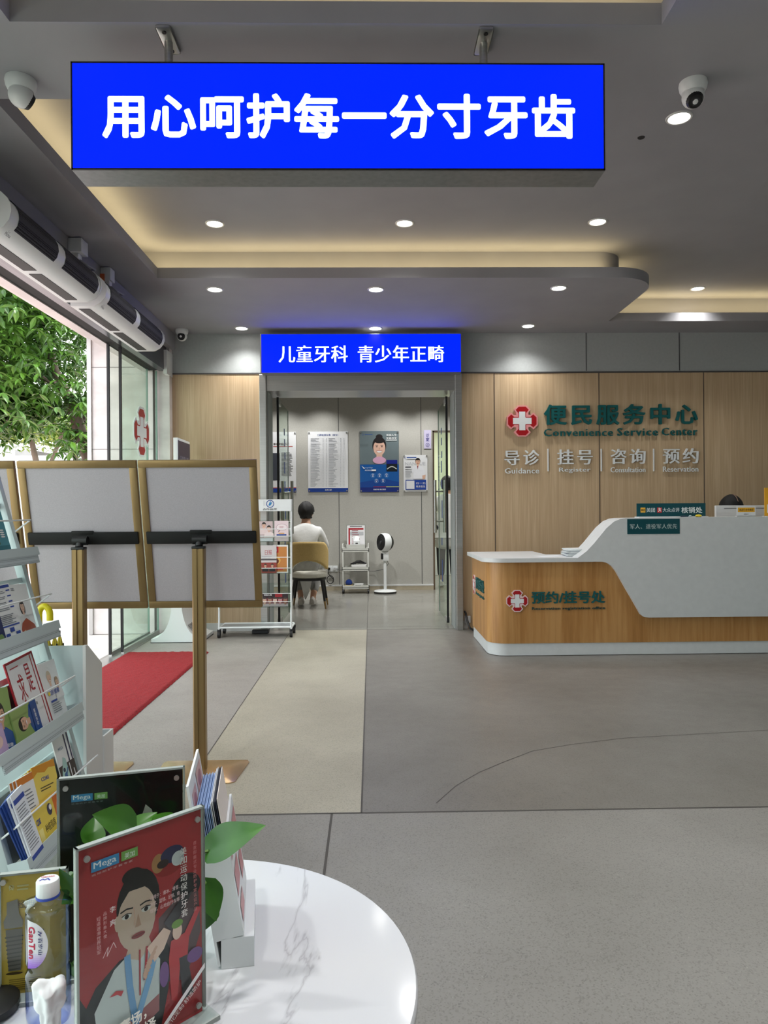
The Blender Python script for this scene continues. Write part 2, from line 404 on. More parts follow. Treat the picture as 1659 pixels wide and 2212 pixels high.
# ---- upper ceiling and the dropped boards round the coves
ZL, ZT, ZH = 2.95, 3.03, 3.22
b = MB(); b.box((-2.9, -2.6, ZH), (4.8, 7.3, ZH + .1), M_ceil)
o = b.build('ceiling'); struct(o)
def soffit(name, boxes, walls):
    mb = MB()
    for (x0, x1, y0, y1) in boxes: mb.box((x0, y0, ZL), (x1, y1, ZT), M_ceil)
    for (x0, x1, y0, y1) in walls: mb.box((x0, y0, ZT), (x1, y1, ZH), M_ceil)
    return struct(mb.build(name, smooth=0))
soffit('trim_1', [(-2.0, -1.29, -2.6, 3.12), (1.08, 4.7, -2.6, 3.12), (-1.29, 1.08, -2.6, -.3), (-1.29, 1.08, 2.63, 3.12)],
       [(-1.6, -1.49, -.5, 3.0), (1.28, 1.4, -.5, 3.0), (-1.49, 1.28, 2.83, 3.0), (-1.49, 1.28, -.6, -.5), (1.4, 4.7, 2.9, 3.0)])
soffit('trim_2', [(-2.0, -1.6, 3.12, 5.49)], [(-2.0, -1.8, 3.12, 5.69)])
def arc_corner(x, y, r, n=14): return [(x - r + r * math.sin(PI / 2 * k / n), y + r - r * math.cos(PI / 2 * k / n)) for k in range(n + 1)]
mb = MB()
mb.prism([(-2.0, 5.49)] + arc_corner(2.25, 5.49, .34) + [(2.25, 7.2), (-2.0, 7.2)], ZL, ZT, M_ceil)
mb.prism([(-2.0, 5.69)] + arc_corner(2.05, 5.69, .24) + [(2.05, 7.2), (-2.0, 7.2)], ZT, ZH, M_ceil)
struct(mb.build('trim_3', smooth=30))
soffit('trim_4', [(2.25, 4.7, 6.76, 7.2)], [(2.05, 4.7, 6.96, 7.2)])

# ---- back wall: oak panels below, grey panels above, with the door opening
DX0, DX1 = -1.085, .905          # outer edges of the steel casing
def wallpart(mb, x0, x1, joints_w, joints_u):
    mb.box((x0, 7.2, 0), (x1, 7.42, 2.553), M_wood); mb.box((x0, 7.2, 2.553), (x1, 7.42, 3.0), M_upper)
    for j in joints_w: mb.box((j - .004, 7.197, .08), (j + .004, 7.201, 2.55), mat('panel_gap', (96, 84, 74), .5, .3))
    for j in joints_u: mb.box((j - .004, 7.197, 2.57), (j + .004, 7.201, 2.95), mat('grey_gap', (70, 72, 74), .6))
    mb.box((x0, 7.192, 2.548), (x1, 7.2, 2.562), mat('shadow_trim', (92, 90, 90), .35, .6))
mb = MB(); wallpart(mb, -2.0, DX0, [], []); wallpart(mb, DX1, 4.7, [1.243, 2.295, 3.353], [2.17, 3.11])
mb.box((DX0, 7.3, 2.53), (DX1, 7.56, 3.0), M_upper)
struct(mb.build('wall_back', smooth=0))
mb = MB(); mb.box((-2.0, 7.188, 0), (DX0, 7.199, .08), M_wplas); mb.box((DX1, 7.188, 0), (.96, 7.199, .08), M_wplas)
struct(mb.build('baseboard_back', smooth=0))
mb = MB(); mb.box((4.6, -2.6, 0), (4.75, 7.4, 3.22), M_upper); struct(mb.build('wall_right', smooth=0))
mb = MB(); mb.box((-2.3, -2.75, 0), (4.7, -2.6, 3.22), M_upper); struct(mb.build('wall_front', smooth=0))

# ---- steel casing of the clinic doorway
cs = MB()
for x0, x1 in ((DX0, DX0 + .066), (DX1 - .066, DX1)): cs.box((x0, 7.1, 0), (x1, 7.2, 2.53), M_steel, bev=.004)
cs.box((DX0 + .066, 7.13, 2.37), (DX1 - .066, 7.56, 2.53), M_steel)
cs.box((DX0 + .02, 7.2, 0), (DX0 + .075, 7.5, 2.37), M_upper); cs.box((DX1 - .075, 7.2, 0), (DX1 - .02, 7.5, 2.37), M_upper)
struct(cs.build('trim_5', smooth=0))

# ---- clinic room beyond the doorway
YB = 10.82
mb = MB()
RX0, RX1 = .945, 1.9              # doorway in its back wall
mb.box((-2.6, YB, 0), (RX0, YB + .1, 3.0), M_inner); mb.box((RX0, YB, 2.37), (RX1, YB + .1, 3.0), M_inner); mb.box((RX1, YB, 0), (3.2, YB + .1, 3.0), M_inner)
for j in (-.475, .762, -1.7): mb.box((j - .004, YB - .003, .08), (j + .004, YB + .001, 2.95), mat('grey_gap', (70, 72, 74), .6))
mb.box((-2.6, 7.42, 0), (-2.5, YB, 3.0), M_inner); mb.box((3.2, 7.42, 0), (3.3, YB, 3.0), M_inner)
mb.box((RX0 - .012, YB - .012, 0), (RX0 + .012, YB + .1, 2.38), mat('bronze_casing', (120, 104, 88), .35, .7))
mb.box((RX0 - .012, YB - .012, 2.36), (RX1, YB + .1, 2.385), mat('bronze_casing', (120, 104, 88), .35, .7))
struct(mb.build('wall_clinic', smooth=0))
mb = MB(); mb.box((-2.5, YB - .02, 0), (RX0 - .012, YB, .065), noisy('baseboard_beige', (176, 166, 144), (186, 176, 154), 30)); mb.box((-2.5, YB - .024, .065), (RX0 - .012, YB, .085), M_wplas)
struct(mb.build('baseboard_clinic', smooth=0))
mb = MB(); mb.box((-2.6, 7.42, 2.98), (3.3, 14.2, 3.08), M_ceil); struct(mb.build('ceiling_clinic'))
M_glow = noisy('pale_green_wall', (222, 228, 196), (228, 234, 204), 5, .6)
mb = MB(); mb.box((-.6, 13.9, 0), (3.4, 14.0, 3.0), M_glow); mb.box((3.3, 10.9, 0), (3.4, 14, 3), M_glow); mb.box((-.6, 10.92, 0), (-.5, 14, 3), M_glow)
struct(mb.build('wall_consulting_room', smooth=0))

# ---- glazed entrance side: fascia, steel header, marble jamb, outside soffit
mb = MB()
mb.box((-2.12, -2.6, 2.79), (-1.93, 7.2, 3.0), M_ceil)
mb.box((-2.12, -2.6, 2.56), (-1.985, 3.35, 2.79), M_dsteel); mb.box((-2.12, 3.27, 0), (-1.99, 3.35, 2.56), M_upper)
mb.box((-2.1, 7.1, 0), (-1.96, 7.25, 2.79), M_marble)
struct(mb.build('wall_left', smooth=0))
mb = MB()
mb.box((-2.055, 3.35, 2.56), (-1.985, 7.08, 2.79), M_dsteel)
mb.box((-2.15, 3.35, 2.568), (-2.055, 7.08, 2.79), M_blackm)
mb.box((-2.22, 3.35, 2.56), (-2.15, 7.08, 3.1), M_marble)
mb.box((-1.99, 7.0, 2.52), (-1.955, 7.2, 2.75), M_wplas)
struct(mb.build('trim_6', smooth=0))
mb = MB(); mb.box((-2.85, -2.7, 2.94), (-2.2, 7.6, 3.3), M_marble); struct(mb.build('trim_7', smooth=0))
mb = MB(); mb.box((-2.72, 7.09, 0), (-2.12, 7.6, 2.94), M_marble); mb.box((-2.75, 7.07, 0), (-2.71, 7.2, 2.94), mat('grey_corner_trim', (176, 172, 170), .35, .5))
mb.box((-2.72, 7.087, 0), (-2.12, 7.092, .0), M_marble)
for z in (.9, 1.8, 2.6): mb.box((-2.72, 7.086, z), (-2.12, 7.0905, z + .003), M_joint)
struct(mb.build('wall_outside', smooth=0))
wn = MB(); wn.box((-2.07, -2.55, .04), (-2.058, 3.27, 2.56), M_glass); wn = struct(wn.build('unseen_window', smooth=0))  # unseen glazing, put in to bring daylight onto the left foreground
for y in (-2.5, -1.06, .38, 1.82, 3.24): e = MB(); e.box((-2.1, y - .025, 0), (-2.03, y + .025, 2.56), M_dsteel); e.build('mullion', wn, smooth=0)
e = MB(); e.box((-2.1, -2.55, 0), (-2.03, 3.27, .04), M_dsteel); e.build('sill_rail', wn, smooth=0)
def glass_leaf(name, x, y0, y1):
    g = MB(); g.box((x - .006, y0, .03), (x + .006, y1, 2.56), M_glass); p = struct(g.build(name, smooth=0))
    e = MB(); e.box((x - .009, y0 - .012, .02), (x + .009, y0 + .012, 2.56), M_black); e.build('edge_seal', p, smooth=0)
    e = MB(); e.box((x - .012, y0, .005), (x + .012, y1, .04), M_steel); e.build('bottom_rail', p, smooth=0)
    e = MB(); e.box((x - .008, y1 - .012, .03), (x + .008, y1, 2.56), M_gedge); e.build('glass_edge', p, smooth=0)
    return p
door_in = glass_leaf('door_1', -2.08, 6.06, 7.08); glass_leaf('door_2', -2.14, 5.95, 6.98)
mb = MB(); M_ = frame((-2.07, 6.575, 1.91), (0, 1, 0), (0, 0, 1)); sh = Sheet(mb, M_, 1, 1, z=.002); emblem(sh, 0, 0, .225, depth=.004, side=M_white)
st_ = mb.build('cross_sticker', door_in, smooth=0)
mb = MB(); mb.box((-2.16, 3.35, 0), (-2.05, 7.08, .006), M_steel); struct(mb.build('trim_8', smooth=0))

# ---- outside ground
mb = MB(); M_pave = noisy('pale_paving', (206, 196, 190), (222, 214, 208), 8, .8)
mb.box((-60, -30, -.12), (-2.16, 60, -.004), M_pave)
mb.box((-9.6, -30, -.004), (-6.0, 60, .0), noisy('pink_paving', (206, 150, 146), (222, 170, 166), 10, .8))
struct(mb.build('ground', smooth=0))

# ================================================================== LAMPS
def downlight(u, v, z, label, first=[None]):
    p = px(u, v, Z=z)
    if first[0] is None:
        t = thing('downlight', label, 'ceiling light', p, group='round ceiling downlights')
        r = MB(); r.lathe([(.052, -.002), (.056, -.006), (.064, -.006), (.068, 0), (.05, 0)], M_trim, seg=32); adopt_local(r, 'trim_ring', t)
        d = MB(); d.cyl((0, 0, -.0035), (0, 0, -.001), .053, M_disc, seg=28); adopt_local(d, 'lit_disc', t)
        first[0] = t
    else:
        t = copy_tree(first[0], p, label=label)
    lamp('SPOT', 'ceiling_spot', (p.x, p.y, p.z - .02), K_SPOT, COOL, (0, 0, 0), spot_size=math.radians(124), spot_blend=.9, shadow_soft_size=.05)
    return t
def adopt_local(mb, name, parent, smooth=35):
    o = mb.build(name, None, smooth, local=True); o.parent = parent; return o
for u, v, z, l in ((464, 483, ZH, 'round lit downlight in the raised ceiling, left one under the big blue sign'), (874, 482, ZH, 'round lit downlight in the raised ceiling, middle one under the big blue sign'),
                   (1291, 479, ZH, 'round lit downlight in the raised ceiling, right one near the rounded cove end'), (1467, 254, ZH, 'round lit downlight touching the white dome camera in view'),
                   (1507, 623, ZH, 'round lit downlight beside the short cove on the far right'), (464, 625, ZL, 'round lit downlight in the dropped ceiling near the air curtains'),
                   (812, 625, ZL, 'round lit downlight in the dropped ceiling, straight ahead of the doorway sign'), (1207, 622, ZL, 'round lit downlight in the dropped ceiling near the rounded cove end'),
                   (522, 709, ZL, 'round lit downlight against the grey wall left of the doorway sign'), (811, 709, ZL, 'round lit downlight right above the blue doorway sign'),
                   (1141, 704, ZL, 'round lit downlight against the grey wall above the red cross emblem')):
    downlight(u, v, z, l)
# unseen extra spots behind the camera and to the right, added to brighten the room
for x, y, z in ((-.1, -1.4, ZL), (2.0, -1.2, ZL), (2.2, .8, ZL), (2.2, 2.4, ZL), (3.6, 1.6, ZL), (3.4, 4.6, ZH), (-1.6, 1.4, ZL), (0, 1.2, ZH), (-.9, .6, ZH), (.7, .6, ZH)):
    lamp('SPOT', 'ceiling_spot', (x, y, z - .02), K_SPOT * (2.0 if y < 1.9 else 1.2), COOL, (0, 0, 0), spot_size=math.radians(124), spot_blend=.9, shadow_soft_size=.05)
for x in (-1.3, -.72, .3, .88, 1.6): lamp('SPOT', 'clinic_beam', (x, YB - .42, 2.95), K_INNER * .6, COOL, (0, 0, 0), spot_size=math.radians(120), spot_blend=.8, shadow_soft_size=.05)
for x in (-1.2, .1, 1.4): lamp('SPOT', 'clinic_beam', (x, 8.9, 2.95), K_INNER * 2.0, COOL, (0, 0, 0), spot_size=math.radians(130), spot_blend=.8, shadow_soft_size=.06)
lamp('AREA', 'consulting_lamp', (1.6, 12.4, 2.9), 32, (1, 1, .94), (0, 0, 0), shape='RECTANGLE', size=1.2, size_y=.6)

# ================================================================== SIGNS
# big hanging light box
t = thing('hanging_sign', 'large blue lit sign box with white characters hanging from the ceiling', 'sign', (-.12, 2.72, 2.43))
FY = 2.65
p00, p11 = px(154, 366, Y=FY), px(1306, 134.5, Y=FY)
x0, x1, z0, z1 = p00.x, p11.x, p00.z, p11.z - .004
b = MB(); b.box((x0, FY + .004, z0), (x1, FY + .14, z1), noisy('sign_box_metal', (112, 114, 116), (124, 126, 128), 40, .35, .5)); b.build('box', t, smooth=0)
b = MB()
for q in ((x0, z0, x1, z0 + .006), (x0, z1 - .006, x1, z1), (x0, z0, x0 + .006, z1), (x1 - .006, z0, x1, z1)): b.box((q[0], FY, q[1]), (q[2], FY + .006, q[3]), M_black)
b.build('rim', t, smooth=0)
b = MB(); b.box((x0 + .006, FY + .001, z0 + .006), (x1 - .006, FY + .004, z1 - .006), M_eblue); b.build('lit_panel', t, smooth=0)
b = MB(); a0, a1 = px(221, 299, Y=FY), px(1242, 203, Y=FY)
Sheet(b, front(a0.x, FY + .001, a0.z), 1, 1, .001).text('用心呵护每一分寸牙齿', 0, 0, a1.x - a0.x, a1.z - a0.z, M_elet, .028, 1.07); b.build('lettering', t, smooth=0)
for u in (367, 1043):
    c = px(u, 133, Y=FY + .09)
    b = MB(); b.cyl((c.x, FY + .075, z1), (c.x, FY + .075, ZL - .012), .0155, M_steel); rod = b.build('hanger_rod', t)
    b = MB()
    b.box((c.x - .028, FY - .01, ZL - .012), (c.x + .028, FY + .15, ZL), M_steel, bev=.01)
    for q in (.015, .125): b.cyl((c.x, FY + q, ZL - .016), (c.x, FY + q, ZL - .01), .008, M_black)
    b.build('mounting_plate', rod)
# doorway light box
t = thing('doorway_sign', 'blue lit sign box with two groups of white characters over the clinic doorway', 'sign', (-.08, 7.05, 2.53))
GY = 6.98; p00, p11 = px(564, 806, Y=GY), px(996, 720, Y=GY)
b = MB(); b.box((p00.x, GY + .004, p00.z), (p11.x, 7.2, p11.z), mat('sign_box_grey', (116, 118, 122), .4, .4)); b.build('box', t, smooth=0)
b = MB(); b.box((p00.x + .006, GY, p00.z + .006), (p11.x - .006, GY + .004, p11.z - .006), M_eblue); b.build('lit_panel', t, smooth=0)
for s, u0, u1 in (('儿童牙科', 602, 751), ('青少年正畸', 773, 959)):
    b = MB(); a0, a1 = px(u0, 783, Y=GY), px(u1, 746, Y=GY)
    Sheet(b, front(a0.x, GY, a0.z), 1, 1, .001).text(s, 0, 0, a1.x - a0.x, a1.z - a0.z, M_elet, .017, 1.04)
    b.build('lettering', t, smooth=0)
# raised letters on the oak wall
t = thing('wall_sign', 'raised teal and white lettering with a red cross emblem on the oak wall', 'sign', (1.9, 7.19, 1.5))
WY = 7.2
def letters(name, s, u0, v0, u1, v1, m, d, bold, space=1.0, parent=None, Y=WY, gap=.008):
    a0, a1 = px(u0, v1, Y=Y), px(u1, v0, Y=Y); mb = MB()
    Sheet(mb, front(a0.x, Y, a0.z), 1, 1, gap, 0).text(s, 0, 0, a1.x - a0.x, a1.z - a0.z, m, bold, space, d)
    return mb.build(name, parent, smooth=0)
mb = MB(); c = px(1127, 910, Y=WY); sh = Sheet(mb, front(c.x, WY - .006, c.z), 1, 1); emblem(sh, 0, 0, .155, depth=.02); mb.build('cross_emblem', t, smooth=0)
letters('title_lettering', '便民服务中心', 1174, 873, 1505, 919, M_teal, .022, .022, 1.26, t)
for q, ua, ub in (('Convenience', 1174, 1323), ('Service', 1332, 1420), ('Center', 1428, 1505)): letters('english_lettering', q, ua, 926 - (ua - 1174) * .008, ub, 943 - (ua - 1174) * .008, M_teal, .014, .018, 1.12, t)
for s, e, u0, u1, e0, e1 in (('导诊', 'Guidance', 1089, 1164, 1090, 1164), ('挂号', 'Register', 1203, 1279, 1207, 1275), ('咨询', 'Consultation', 1318, 1393, 1318, 1393), ('预约', 'Reservation', 1431, 1507, 1431, 1507)):
    dv = (1298 - u0) * .0103
    p = letters('service_lettering', s, u0, 970 + dv, u1, 1003 + dv, M_white, .016, .018, 1.3, t)
    letters('english_caption', e, e0, 1009 + dv, e1, 1021 + dv, M_white, .01, .012, 1.05, p)
for u in (1183.5, 1298.5, 1411.5):
    a = px(u, 1018, Y=WY); mb = MB(); mb.box((a.x - .005, WY - .014, a.z), (a.x + .005, WY, a.z + .225), M_white); mb.build('divider_bar', t, smooth=0)
# ================================================================== RECEPTION DESK
t = thing('reception_desk', 'long oak and white reception desk with a raised sweeping front on the right', 'desk', (2.4, 6.2, 0))
DY = 5.80; DXL = .945; DXR = 4.4
def outline(x0, y0, r, yb=6.78, n=10, inner=.45, xr=DXR):
    """plan of the L: rounded front left corner, wing along the left"""
    pts = [(x0, yb)] + [(x0, y0 + .35)]
    pts += [(x0 + r - r * math.cos(PI / 2 * k / n), y0 + r - r * math.sin(PI / 2 * k / n)) for k in range(n + 1)]
    pts += [(xr, y0), (xr, y0 + inner), (1.52, y0 + inner), (1.52, yb)]
    return pts
b = MB(); b.prism(outline(DXL + .006, DY + .006, .15, 6.72, xr=DXR), .004, .102, M_solid); b.build('plinth', t, smooth=30)
b = MB(); b.prism(outline(DXL, DY, .15, 6.74), .102, .757, M_desk); fr = b.build('wood_front', t, smooth=30)
b = MB(); b.prism(outline(DXL - .042, DY - .034, .17, 6.78, inner=.5, xr=px(1247, 1207, Y=DY).x + .12), .757, .79, M_solid); b.build('counter_slab', t, smooth=30)
b = MB(); b.box((1.9, DY + .3, .70), (DXR, DY + .78, .73), M_solid); b.build('work_surface', t, smooth=0)
PY = DY - .035
up = [(1237, 1213), (1300, 1213.5), (1312, 1216), (1322, 1223), (1331, 1234), (1340, 1250), (1352, 1271), (1365, 1293), (1378, 1316), (1384, 1327), (1392, 1333), (1402, 1334), (1700, 1331.5),
      (1700, 1116), (1420, 1118), (1352, 1119.5), (1340, 1121), (1326, 1127), (1310, 1141), (1296, 1158), (1283, 1174), (1268, 1190), (1254, 1201)]
pts = [px(u, v, Y=PY) for u, v in up]
pts = [(p.x if p.x < 3.2 else DXR, p.z) for p in pts]
b = MB(); b.prism([(x, z) for x, z in pts], -.28, 0, M_solid, frame((0, PY, 0), (1, 0, 0), (0, 0, 1))); sw = b.build('raised_front', t, smooth=30)
mb = MB(); c = px(1117, 1298, Y=DY); emblem(Sheet(mb, front(c.x, DY, c.z), 1, 1), 0, 0, .088, depth=.008, side=ink(226, 200, 200)); mb.build('cross_emblem', t, smooth=0)
p_ = letters('desk_lettering', '预约/挂号处', 1148, 1276, 1306, 1304, M_teal, .008, .024, 1.0, t, Y=DY, gap=.001)
letters('english_caption', 'Reservation registration office', 1149, 1310, 1307, 1319, mat('teal_dark', (20, 66, 66), .5), .005, .014, 1.0, p_, Y=DY, gap=.001)
Ms = frame((DXL, 6.68, .5), (0, -1, 0), (0, 0, 1))
mb = MB(); emblem(Sheet(mb, Ms, 1, 1), .085, .0, .088, depth=.008, side=ink(226, 200, 200)); mb.build('cross_emblem', t, smooth=0)
mb = MB(); sh = Sheet(mb, Ms, 1, 1, .001, 0); sh.text('预约/挂号处', .20, -.02, .46, .105, M_teal, .028, 1, .008); sh.text('Reservation registration office', .20, -.08, .46, .032, M_teal, .012, 1, .005)
mb.build('desk_lettering', t, smooth=0)
# small panel on the raised front
mb = MB(); a0, a1 = px(1355, 1154, Y=PY), px(1468, 1120.5, Y=PY); W_, H_ = a1.x - a0.x, a1.z - a0.z
M0 = front(a0.x, PY - .003, a0.z); mb.box((a0.x, PY - .003, a0.z), (a1.x, PY, a1.z), M_tealp); sh = Sheet(mb, M0, W_, H_)
sh.text('军人、退役军人优先', W_ * .05, H_ * .34, W_ * .9, H_ * .33, ink(190, 206, 204), .006, 1.05); mb.build('notice_panel', sw, smooth=0)

def standing_sign(name, label, u0, v0, u1, v1, Y, draw, th=.006, base=None, cat='sign'):
    a0, a1 = px(u0, v1, Y=Y), px(u1, v0, Y=Y); mb = MB(); mb.box((a0.x, Y, a0.z), (a1.x, Y + th, a1.z), base)
    sh = Sheet(mb, front(a0.x, Y, a0.z), a1.x - a0.x, a1.z - a0.z); draw(sh, sh.w, sh.h); return mb, a0, a1
def d_voucher(s, w, h):
    s.rect(w * .055, h * .33, w * .07, h * .36, ink(232, 178, 60)); s.text('美团', w * .063, h * .42, w * .054, h * .18, ink(30, 24, 10), .02)
    s.text('美团', w * .14, h * .35, w * .125, h * .32, ink(216, 226, 226), .016)
    s.rect(w * .295, h * .31, w * .068, h * .38, ink(190, 44, 50)); s.line([(w * .31, h * .38), (w * .333, h * .52), (w * .35, h * .62)], w * .01, ink(240, 236, 230)); s.line([(w * .315, h * .58), (w * .333, h * .52), (w * .352, h * .40)], w * .01, ink(240, 236, 230)); s.ell(w * .325, h * .63, w * .009, h * .04, ink(240, 236, 230), n=10)
    s.text('大众点评', w * .375, h * .35, w * .245, h * .32, ink(216, 226, 226), .012)
    s.text('核销处', w * .645, h * .26, w * .305, h * .46, ink(228, 236, 236), .02)
TOPZ = pts[14][1]
mb, a0, a1 = standing_sign('counter_sign', '', 1375.5, 1086.5, 1524, 1117, 5.95, d_voucher, base=M_tealp)
mb.box((a0.x, 5.90, TOPZ - .001), (a1.x, 6.0, a0.z + .004), M_wplas)
tag(mb.build('counter_sign', smooth=0), 'teal sign with white characters standing on top of the raised desk front', 'sign')
# monitor seen from behind
t = thing('computer_monitor', 'white monitor back showing over the raised desk front', 'monitor', (3.34, 6.3, .73))
MY = 6.25; a0, a1 = px(1547, 1120, Y=MY), px(1674, 1091, Y=MY)
b = MB(); b.box((a0.x, MY, a1.z - .34), (a1.x, MY + .035, a1.z), M_wplas, bev=.006); b.build('housing', t)
b = MB(); b.box((a0.x + .07, MY - .002, a1.z - .028), (a1.x - .07, MY + .002, a1.z - .024), mat('slot_grey', (90, 92, 96))); b.build('vent_slot', t, smooth=0)
b = MB(); b.box((a0.x + .01, MY + .034, a1.z - .33), (a1.x - .01, MY + .037, a1.z - .01), M_black); b.build('screen', t, smooth=0)
b = MB(); b.box(((a0.x + a1.x) / 2 - .03, MY - .03, .73), ((a0.x + a1.x) / 2 + .03, MY, a1.z - .1), M_wplas); b.build('stand_neck', t, smooth=0)
b = MB(); b.box(((a0.x + a1.x) / 2 - .12, MY - .1, .731), ((a0.x + a1.x) / 2 + .12, MY + .1, .742), M_wplas, bev=.004); b.build('stand_foot', t)
# yellow name plate leaning there
def d_plate(s, w, h):
    s.rect(w * .05, h * .42, w * .9, h * .45, ink(226, 170, 40)); s.text('本店已合作美团', w * .12, h * .52, w * .76, h * .26, ink(60, 40, 10), .02)
    s.text('美团会员', w * .36, h * .14, w * .25, h * .14, ink(90, 90, 90), .01)
mb, a0, a1 = standing_sign('plate', '', 1592, 1093.5, 1632, 1115.5, 6.02, d_plate, base=M_wplas)
mb.box((a0.x, 6.02, TOPZ - .001), (a1.x, 6.05, a0.z + .003), M_wplas)
tag(mb.build('name_plate', smooth=0), 'small yellow and white plate standing before the white monitor', 'sign')
mb = MB(); a0 = px(1652, 1117, Y=5.98); mb.box((a0.x, 5.98, TOPZ), (a0.x + .2, 5.986, TOPZ + .24), ink(232, 170, 40)); mb.box((a0.x, 5.95, TOPZ - .001), (a0.x + .2, 6.02, TOPZ + .004), M_wplas)
sh = Sheet(mb, front(a0.x, 5.98, TOPZ), .2, .24); sh.rect(.02, .03, .16, .07, ink(244, 244, 240))
tag(mb.build('counter_card', smooth=0), 'upright yellow card on the desk top at the right picture edge', 'sign')
# small yellow stapler-like thing and pens before the teal sign
c = px(1509, 1114, Y=5.87); mb = MB(); mb.ball((c.x, 5.87, TOPZ + .0115), (.026, .014, .011), ink(240, 214, 50)); mb.box((c.x - .022, 5.86, TOPZ), (c.x + .02, 5.88, TOPZ + .006), M_black, bev=.002)
mb.cyl((c.x - .012, 5.87, TOPZ + .02), (c.x - .016, 5.87, TOPZ + .035), .004, M_black)
tag(mb.build('stapler', smooth=40), 'small yellow stapler on top of the raised desk front', 'stapler')
c = px(1478, 1116, Y=5.87); mb = MB(); mb.tube([(c.x - .03, 5.87, TOPZ + .006), (c.x, 5.868, TOPZ + .008), (c.x + .035, 5.872, TOPZ + .006)], [.005, .006, .003], ink(20, 52, 70)); mb.ball((c.x + .05, 5.87, TOPZ + .008), (.012, .01, .008), ink(160, 176, 178))
tag(mb.build('pen', smooth=40), 'dark pen lying beside the yellow stapler on the desk top', 'pen')
# paper stack
t = thing('paper_stack', 'untidy stack of white papers at the low counter beside the raised front', 'papers', (1.62, 6.02, .79))
for k in range(15):
    c = px(1243, 1200, Y=6.02); b = MB(); zz = .7905 + k * .0042
    Mx = Matrix.Translation((c.x + random.uniform(-.008, .008) + (.03 if k > 12 else 0), 6.03, zz)) @ Matrix.Rotation(random.uniform(-.12, .12) + (.3 if k > 12 else 0), 4, 'Z')
    b.box((-.085, -.11, 0), (.085, .11, .0034), M_white if k % 5 else ink(160, 168, 178), Mx); b.build('sheet', t, smooth=0)
mb = MB(); c = px(1190, 1202, Z=.79); Mx = Matrix.Translation((c.x + .02, 6.0, .7902)) @ Matrix.Rotation(.35, 4, 'Z'); mb.box((-.13, -.07, 0), (.1, .09, .0012), ink(236, 240, 244), Mx)
tag(mb.build('paper_sheet', smooth=0), 'single white sheet lying flat on the low counter beside the paper stack', 'paper')
# cable at the desk's wall side
t = thing('power_cable', 'black cable running from a low wall socket behind the left end of the desk', 'cable', (.97, 7.18, .05))
b = MB(); b.tube([(.93, 7.19, .17), (.935, 7.15, .16), (.94, 7.1, .1), (.96, 7.05, .03), (1.0, 6.95, .012), (1.1, 6.86, .012)], .011, M_black); b.build('cord', t)
b = MB(); b.box((.925, 7.17, .06), (.985, 7.188, .13), M_wplas, bev=.004); b.build('socket_plate', t)

# ================================================================== SWING DOORS OF THE CLINIC
def swing_door(name, x, lbl, side):
    g = MB(); g.box((x - .006, 7.46, .02), (x + .006, 8.36, 2.34), M_glass); p = struct(g.build(name, smooth=0))
    e = MB(); e.box((x - .011, 7.448, .02), (x + .011, 7.462, 2.36), M_black); e.build('edge_seal', p, smooth=0)
    e = MB(); e.box((x - .0065, 8.352, .02), (x + .0065, 8.362, 2.34), M_gedge); e.build('glass_edge', p, smooth=0)
    for z in (.02, 2.28): e = MB(); e.box((x - .017, 7.45, z), (x + .017, 7.60, z + .06), M_steel, bev=.003); e.build('pivot_clamp', p)
    for s in (-1, 1):
        e = MB(); xx = x + s * .055; e.cyl((xx, 8.24, .93), (xx, 8.24, 1.53), .017, M_steel)
        for z in (1.06, 1.4): e.cyl((x, 8.24, z), (xx, 8.24, z), .009, M_steel, seg=12)
        e.build('pull_handle', p)
    mb = MB(); sh = Sheet(mb, frame((x + side * .0065, 7.7 if side > 0 else 8.2, .3), (0, side, 0), (0, 0, 1)), .5, 1.8)
    for k, (v, hh) in enumerate(((1.72, .09), (1.60, .1), (1.46, .09), (1.30, .16), (1.12, .12), (.80, .24), (.5, .1), (.1, .3))):
        sh.rect(.2 + .02 * (k % 3), v, .10, hh * .8, ink(30, 66, 130)); 
    mb.build('blue_marking', p, smooth=0)
    return p
swing_door('door_3', -.95, '', 1); swing_door('door_4', .79, '', -1)

# ================================================================== CEILING AND WALL DEVICES
def dome_camera(label, p, aim, s=1.0, mount='ceiling'):
    t = thing('security_camera', label, 'security camera', p, group='white dome cameras')
    p = Vector(p); d = Vector(aim).normalized()
    b = MB(); b.lathe([(.0, 0), (.056 * s, 0), (.058 * s, -.012 * s), (.055 * s, -.03 * s), (.047 * s, -.045 * s), (.0, -.045 * s)], M_wplas, p, 32); b.build('base', t)
    c = p + Vector((0, 0, -.062 * s)) ; b = MB(); b.ball(c, .046 * s, M_wplas, 28, 18); h = b.build('housing', t)
    a = d.orthogonal().normalized()
    b = MB(); b.cyl(c + d * .028 * s, c + d * .044 * s, .036 * s, M_black, .028 * s, 24); b.cyl(c + d * .044 * s, c + d * .0445 * s, .016 * s, mat('lens_glass', (50, 52, 56), .15)); b.build('lens', t)
    return t
c = px(45, 172, Z=ZL); dome_camera('white dome camera on the ceiling left of the big sign, facing away', c, (.6, .7, -.35), 1.05)
c = px(1497, 178, Z=ZL); dome_camera('white dome camera on the ceiling right of the big sign beside a downlight', c, (-.05, -.6, -.8), .98)
c = px(393, 712, Z=ZL); dome_camera('white dome camera in the far corner above the entrance doors', (c.x, min(c.y, 7.1), ZL), (0, -1, -.25), 1.05)
# small hole with screws in the ceiling
c = px(1385, 297, Z=ZH); mb = MB(); mb.lathe([(.0, -.0005), (.012, -.0005), (.018, -.003), (.02, 0)], mat('hole_dark', (40, 38, 38), .8), c, 20)
tag(mb.build('ceiling_bracket', smooth=40), 'small dark round mount left in the ceiling below the downlight and right camera', 'mount')

